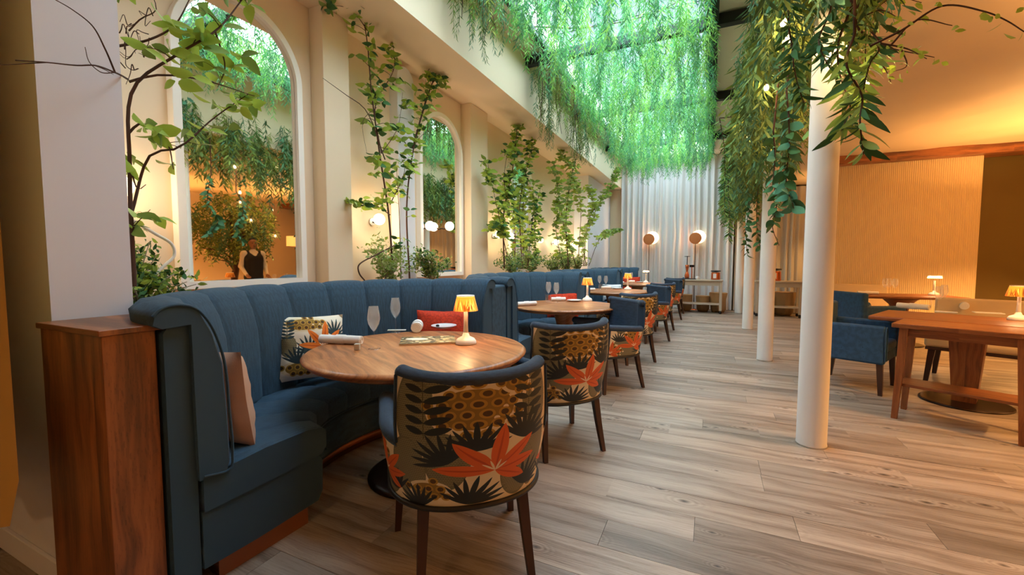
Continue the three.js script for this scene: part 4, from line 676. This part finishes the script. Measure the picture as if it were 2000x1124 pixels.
climber('tall climbing branches with round leaves before the second alcove', -2.74, [
  { pts: [[768, 545], [762, 420], [745, 300], [728, 180], [718, 60], [700, -10]], r: 0.011, from: 0.3, leaf: 1.3 }, { pts: [[800, 545], [795, 400], [805, 290], [835, 200], [862, 110], [875, 30]], r: 0.01, from: 0.35, leaf: 1.2 },
  { pts: [[805, 290], [850, 160], [900, 105], [930, 98]], r: 0.006, from: 0.3, leaf: 1.5 }, { pts: [[745, 300], [735, 210], [770, 130], [765, 70]], r: 0.006, leaf: 1.2 }, { pts: [[752, 312], [716, 215], [680, 185], [632, 152]], r: 0.006, leaf: 0 }, { pts: [[762, 420], [730, 400], [700, 405]], r: 0.005, leaf: 2.2 },
  { pts: [[718, 60], [680, 20], [650, 8]], r: 0.004, leaf: 2 }, { pts: [[735, 210], [705, 240], [712, 300]], r: 0.003, leaf: 0 }, { pts: [[862, 110], [835, 150], [842, 215]], r: 0.003, leaf: 0 }, { pts: [[880, 40], [872, 110], [858, 180]], r: 0.003, leaf: 0.4 }, { pts: [[805, 290], [830, 260], [860, 250]], r: 0.003, leaf: 0 }, { pts: [[745, 300], [775, 250], [790, 180]], r: 0.004, leaf: 1 }, { pts: [[783, 545], [780, 430], [772, 330]], r: 0.006, leaf: 0.9 }, { pts: [[762, 400], [790, 330], [785, 300]], r: 0.005, leaf: 1.6 }], 0.08, 17, 72, ['fresh', 'olive', 'fresh', 'deep'], true);
climber('dense climbing branches in the third alcove', -2.7, [
  { pts: [[985, 525], [982, 420], [1000, 320], [1008, 220], [1012, 150]], r: 0.012, leaf: 1.6, from: 0.15 }, { pts: [[1020, 525], [1018, 400], [1030, 320], [1050, 260]], r: 0.01, leaf: 1.5, from: 0.15 }, { pts: [[995, 525], [975, 430], [950, 320]], r: 0.008, leaf: 1.4, from: 0.3 }, { pts: [[1045, 525], [1045, 420], [1060, 360]], r: 0.008, leaf: 1.5, from: 0.1 }, { pts: [[990, 460], [965, 440], [958, 450]], r: 0.005, leaf: 2.5 }, { pts: [[1005, 525], [1003, 440], [985, 360], [990, 290]], r: 0.009, leaf: 1.5, from: 0.1 }, { pts: [[1030, 525], [1036, 450], [1045, 390], [1030, 350]], r: 0.008, leaf: 1.5, from: 0.1 }, { pts: [[1012, 150], [1040, 170], [1055, 160]], r: 0.004, leaf: 1.5, from: 0.1 }], 0.085, 24, 73, ['olive', 'fresh', 'fresh', 'deep'], false);
climber('dense climbing branches beside the grey curtain', -2.5, [
  { pts: [[1110, 520], [1108, 420], [1118, 330], [1140, 260]], r: 0.012, leaf: 1.6, from: 0.1 }, { pts: [[1140, 520], [1150, 430], [1185, 380, 0.25], [1210, 330, 0.3]], r: 0.01, leaf: 1.3, from: 0.2 }, { pts: [[1125, 520], [1100, 430], [1085, 320]], r: 0.009, leaf: 1.5, from: 0.1 }, { pts: [[1150, 520], [1170, 470, 0.2], [1205, 450, 0.3]], r: 0.007, leaf: 1.4, from: 0.2 }, { pts: [[1130, 500], [1135, 400], [1120, 350]], r: 0.008, leaf: 1.5, from: 0.1 }, { pts: [[1100, 520], [1085, 450], [1095, 390]], r: 0.008, leaf: 1.5, from: 0.1 }, { pts: [[1145, 520], [1140, 470], [1160, 420, 0.1], [1150, 360, 0.1]], r: 0.008, leaf: 1.5, from: 0.1 }, { pts: [[1118, 330], [1095, 300], [1110, 260]], r: 0.005, leaf: 1.5, from: 0.1 }], 0.09, 24, 74, ['olive', 'fresh', 'shrub'], false);
// bare twigs crossing in front of the pale pillar
{
  const t = thing('bare_twigs', 'bare curling twigs crossing in front of the pale pillar', 'branch'), L = (pts, r, X0 = -2.05) => part(t, 'twig', tapered(pts.map(([x, y, X]) => onX(x, y, X ?? X0)), r, r * 0.4, pts.length * 7, 5), M.bark);
  L([[250, 155, -2.3], [225, 142, -2.1], [185, 128], [150, 128], [90, 122], [30, 118]], 0.0045); L([[90, 122], [40, 125], [0, 127]], 0.0022); L([[225, 142, -2.1], [205, 95], [180, 50], [140, 18], [100, -5]], 0.0035); L([[225, 142, -2.1], [195, 140], [175, 122], [166, 92]], 0.0025); L([[185, 128], [200, 134], [222, 146, -2.1]], 0.002);
  const g = rngOf(88); for (let i = 0; i < 16; i++) { const x = rr(232, 300, g), y = rr(20, 140, g), d = rr(-1, 1, g); L([[x, y, -2.38], [x + 18 * d, y - rr(-5, 20, g), -2.36], [x + 35 * d, y - rr(-20, 20, g), -2.36], [x + 45 * d + rr(-15, 15, g), y + rr(-30, 30, g), -2.37]], 0.0025, -2.38); }
  L([[232, 90, -2.4], [290, 78, -2.36], [340, 50, -2.34], [372, -5, -2.34]], 0.006);
}
// low shrubs in the planter
function shrub(x, z, h, w, seed, label, tones) {
  const t = thing('low_shrub', label, 'shrub', [x, 0.99, z], 0, 'low shrubs in the planter'), g = rngOf(seed), lf = leafGeo(1, 0.5, 0.25, 0.2, 3), lists = {};
  for (let i = 0; i < 22; i++) { const a = g() * 6.3, s = rr(0.3, 1, g), tip = V(Math.cos(a) * w * s, h * rr(0.6, 1.1, g) * (1.1 - 0.5 * s), Math.sin(a) * w * s * 1.5), c = new THREE.CatmullRomCurve3([V(0, 0, 0), V(tip.x * 0.3, tip.y * 0.6, tip.z * 0.3), tip]); part(t, 'stem', tapered(c.points, 0.005, 0.002, 8, 4), M.barkPale); for (let j = 0; j < 44; j++) { const p = c.getPointAt(rr(0.25, 1, g)).add(V(rr(-0.05, 0.05, g), rr(-0.03, 0.05, g), rr(-0.05, 0.05, g))), tone = tones[Math.floor(g() * tones.length)]; (lists[tone] ??= []).push([poseOf(V(rr(-1, 1, g), rr(-0.2, 1, g), rr(-1, 1, g)), g() * 6, rr(0.025, 0.05, g), p), [1, 1, 1]]); } }
  for (const [tone, l] of Object.entries(lists)) instanced(t, 'leaves', lf, LEAF[tone], l);
}
shrub(-2.6, -1.14, 0.36, 0.17, 91, 'bushy green shrub between the pale pillar and tall mirror', ['deep', 'olive', 'fresh']); shrub(-2.72, -3.1, 0.52, 0.22, 92, 'airy speckled shrub before the slim rounded upright', ['shrub', 'olive']); shrub(-2.7, -3.75, 0.48, 0.22, 93, 'airy speckled shrub at the foot of the second mirror', ['shrub', 'deep', 'olive']);
for (const [i, z] of [-5.75, -6.5, -7.6, -8.4, -9.2].entries()) shrub(-2.68, z, 0.5, 0.24, 94 + i, 'low speckled shrub at the foot of the far climbing branches', ['shrub', 'olive', 'deep']);
solo('curved_tube', 'thin white curved tube rising from the shrub by the tall mirror', 'tube', tube([[258, 430], [300, 455], [336, 478], [340, 500], [320, 520], [300, 540]].map(([x, y]) => onX(x, y, -2.6)), 0.008, 40, 8), M.white);
solo('curved_tube', 'thin curved cane arching over the speckled shrub', 'tube', tube([[770, 480], [735, 498], [700, 520], [702, 535], [712, 548]].map(([x, y]) => onX(x, y, -2.65)), 0.006, 40, 8), M.bark);

// ------------------------------------------------------------------ tree and waiter of the side room, seen in the tall mirror
{
  const t = thing('indoor_tree', 'dark indoor tree with string lights, seen in the tall mirror', 'tree', [4.45, 0, -6.5]), g = rngOf(101);
  part(t, 'trunk', tapered([[0, 0, 0], [0.05, 0.6, 0.04], [-0.04, 1.2, 0], [0.02, 2.4, 0.05]], 0.1, 0.04, 16, 8), M.bark);
  part(t, 'tub', lathe([[0, 0], [0.24, 0], [0.3, 0.4], [0.27, 0.4], [0.25, 0.34], [0, 0.34]], 28), M.greyWood);
  for (let i = 0; i < 9; i++) { const a = i * 0.7, y = 1.0 + 0.13 * i; part(t, 'limb', tapered([[0, y, 0], [Math.cos(a) * 0.3, y + 0.25, Math.sin(a) * 0.3], [Math.cos(a) * 0.65, y + 0.3, Math.sin(a) * 0.65]], 0.03, 0.008, 8, 5), M.bark); }
  const list = []; for (let i = 0; i < 420; i++) { const a = g() * 6.3, b = Math.acos(2 * g() - 1), q = Math.cbrt(g()); list.push([poseOf(V(rr(-0.6, 0.6, g), 1, rr(-0.6, 0.6, g)), g() * 6, rr(0.3, 0.5, g), V(0.95 * q * Math.sin(b) * Math.cos(a), 2.2 + 0.8 * q * Math.cos(b), 0.95 * q * Math.sin(b) * Math.sin(a))), DARKS[i & 3]]); } instanced(t, 'crown', broadFronds[0], LEAF.white, list);
}
{
  // one continuous body: smooth union of tapered capsules, meshed on a grid
  const J = { hip: V(0, 0.95, 0), chest: V(0, 1.32, 0), neck: V(0, 1.5, 0.0), sl: V(0.185, 1.43, 0), sr: V(-0.185, 1.43, 0), el: V(0.25, 1.15, -0.02), er: V(-0.25, 1.15, -0.02), wl: V(0.21, 0.95, 0.2), wr: V(-0.21, 0.95, 0.2), hl: V(0.1, 0.9, 0), hr: V(-0.1, 0.9, 0), kl: V(0.11, 0.5, 0.02), kr: V(-0.11, 0.5, 0.02), al: V(0.11, 0.09, -0.02), ar: V(-0.11, 0.09, -0.02), tl: V(0.12, 0.05, 0.13), tr: V(-0.12, 0.05, 0.13) };
  const sd = (p, a, b, ra, rb) => { const ba = b.clone().sub(a), h = Math.min(1, Math.max(0, p.clone().sub(a).dot(ba) / ba.lengthSq())); return p.distanceTo(a.clone().addScaledVector(ba, h)) - lerp(ra, rb, h); };
  const mesh = (bones, lo, hi, n, k) => {
    const mc = new MarchingCubes(n, M.shirt, false, false, 400000), size = Math.max(hi.x - lo.x, hi.y - lo.y, hi.z - lo.z), c = lo.clone().add(hi).multiplyScalar(0.5), p = V(); mc.isolation = 0;
    for (let z = 0; z < n; z++) for (let y = 0; y < n; y++) for (let x = 0; x < n; x++) { p.set((x - n / 2) / (n / 2) * size / 2, (y - n / 2) / (n / 2) * size / 2, (z - n / 2) / (n / 2) * size / 2).add(c); let d = 1e3; for (const [a, b, ra, rb] of bones) { const e = sd(p, a, b, ra, rb), h = Math.max(0, k - Math.abs(d - e)) / k; d = Math.min(d, e) - h * h * k / 4; } mc.field[z * n * n + y * n + x] = -d; }
    mc.update(); const cnt = mc.count, g = new THREE.BufferGeometry(); g.setAttribute('position', new THREE.BufferAttribute(mc.positionArray.slice(0, cnt * 3).map((v) => v * size / 2), 3)); g.setAttribute('normal', new THREE.BufferAttribute(mc.normalArray.slice(0, cnt * 3), 3)); g.translate(c.x, c.y, c.z); g.setAttribute('uv', new THREE.BufferAttribute(new Float32Array(cnt * 2), 2)); const w = mergeVertices(g.deleteAttribute('normal'), 1e-4); w.computeVertexNormals(); return w;
  };
  const t = thing('person', 'person in black waistcoat and light shirt standing behind the settees', 'person', [3.55, 0, -6.35], face(-1, 0.25));
  const hand = (w, s) => [[w, w.clone().add(V(0, -0.02, 0.07)), 0.032, 0.034], ...[-1.5, -0.5, 0.5, 1.5].map((f, i) => [w.clone().add(V(f * 0.018, -0.02, 0.07)), w.clone().add(V(f * 0.021, -0.055, 0.13 - Math.abs(f - 0.3) * 0.01)), 0.011, 0.009]), [w.clone().add(V(-s * 0.03, -0.01, 0.03)), w.clone().add(V(-s * 0.055, -0.04, 0.075)), 0.013, 0.01]];
  part(t, 'body', mesh([[J.hip, J.chest, 0.14, 0.15], [J.chest, J.neck, 0.13, 0.06], [J.sl, J.sr, 0.075, 0.075], [J.sl, J.el, 0.062, 0.05], [J.sr, J.er, 0.062, 0.05], [J.el, J.wl, 0.046, 0.034], [J.er, J.wr, 0.046, 0.034]], V(-0.45, 0.7, -0.35), V(0.45, 1.6, 0.35), 64, 0.03), M.shirt);
  part(t, 'hands', merge(mesh(hand(J.wl, 1), V(0.1, 0.8, 0.12), V(0.32, 1.02, 0.36), 44, 0.012), mesh(hand(J.wr, -1), V(-0.32, 0.8, 0.12), V(-0.1, 1.02, 0.36), 44, 0.012)), M.skin);
  part(t, 'waistcoat', mesh([[V(0.04, 0.92, 0), V(0.05, 1.3, 0), 0.15, 0.155], [V(-0.04, 0.92, 0), V(-0.05, 1.3, 0), 0.15, 0.155], [V(0.09, 1.3, 0), V(0.12, 1.44, 0), 0.11, 0.075], [V(-0.09, 1.3, 0), V(-0.12, 1.44, 0), 0.11, 0.075]], V(-0.35, 0.65, -0.35), V(0.35, 1.6, 0.35), 48, 0.05), M.vest);
  part(t, 'trousers', mesh([[V(-0.05, 0.92, 0), V(0.05, 0.92, 0), 0.14, 0.14], [J.hl, J.kl, 0.095, 0.07], [J.hr, J.kr, 0.095, 0.07], [J.kl, J.al, 0.066, 0.05], [J.kr, J.ar, 0.066, 0.05], [J.al, J.tl, 0.045, 0.04], [J.ar, J.tr, 0.045, 0.04]], V(-0.55, -0.02, -0.55), V(0.55, 1.08, 0.55), 60, 0.04), M.vest);
  part(t, 'head', mesh([[V(0, 1.49, -0.01), V(0, 1.58, 0.0), 0.052, 0.05], [V(0, 1.62, 0.015), V(0, 1.7, 0), 0.066, 0.082], [V(0, 1.64, 0.088), V(0, 1.67, 0.08), 0.014, 0.009], [V(0.078, 1.65, 0), V(0.08, 1.68, 0), 0.013, 0.014], [V(-0.078, 1.65, 0), V(-0.08, 1.68, 0), 0.013, 0.014]], V(-0.16, 1.44, -0.16), V(0.16, 1.82, 0.16), 52, 0.02), M.skin);
  part(t, 'hair', mesh([[V(0, 1.725, -0.02), V(0, 1.69, -0.035), 0.083, 0.083]], V(-0.16, 1.55, -0.16), V(0.16, 1.85, 0.16), 36, 0.02), M.hair);
  for (const s of [-1, 1]) part(t, 'eye', new THREE.SphereGeometry(0.011, 10, 8), M.black, [s * 0.03, 1.675, 0.071]); part(t, 'mouth', new RoundedBoxGeometry(0.045, 0.008, 0.012, 2, 0.003), std({ color: 0x7a3c34 }), [0, 1.605, 0.077]);
}
settee([4.3, 0, -5.2], face(-1, 0.1), 1.1, 'cream settee at the far side of the side room, seen in the mirror');
cushion('coral_cushion', 'coral cushion on the settee seen in the mirror', [4.25, 0.62, -5.0], face(-1, 0.1), -0.2, [0.38, 0.34, 0.12], M.coral);

renderer.render(scene, camera);
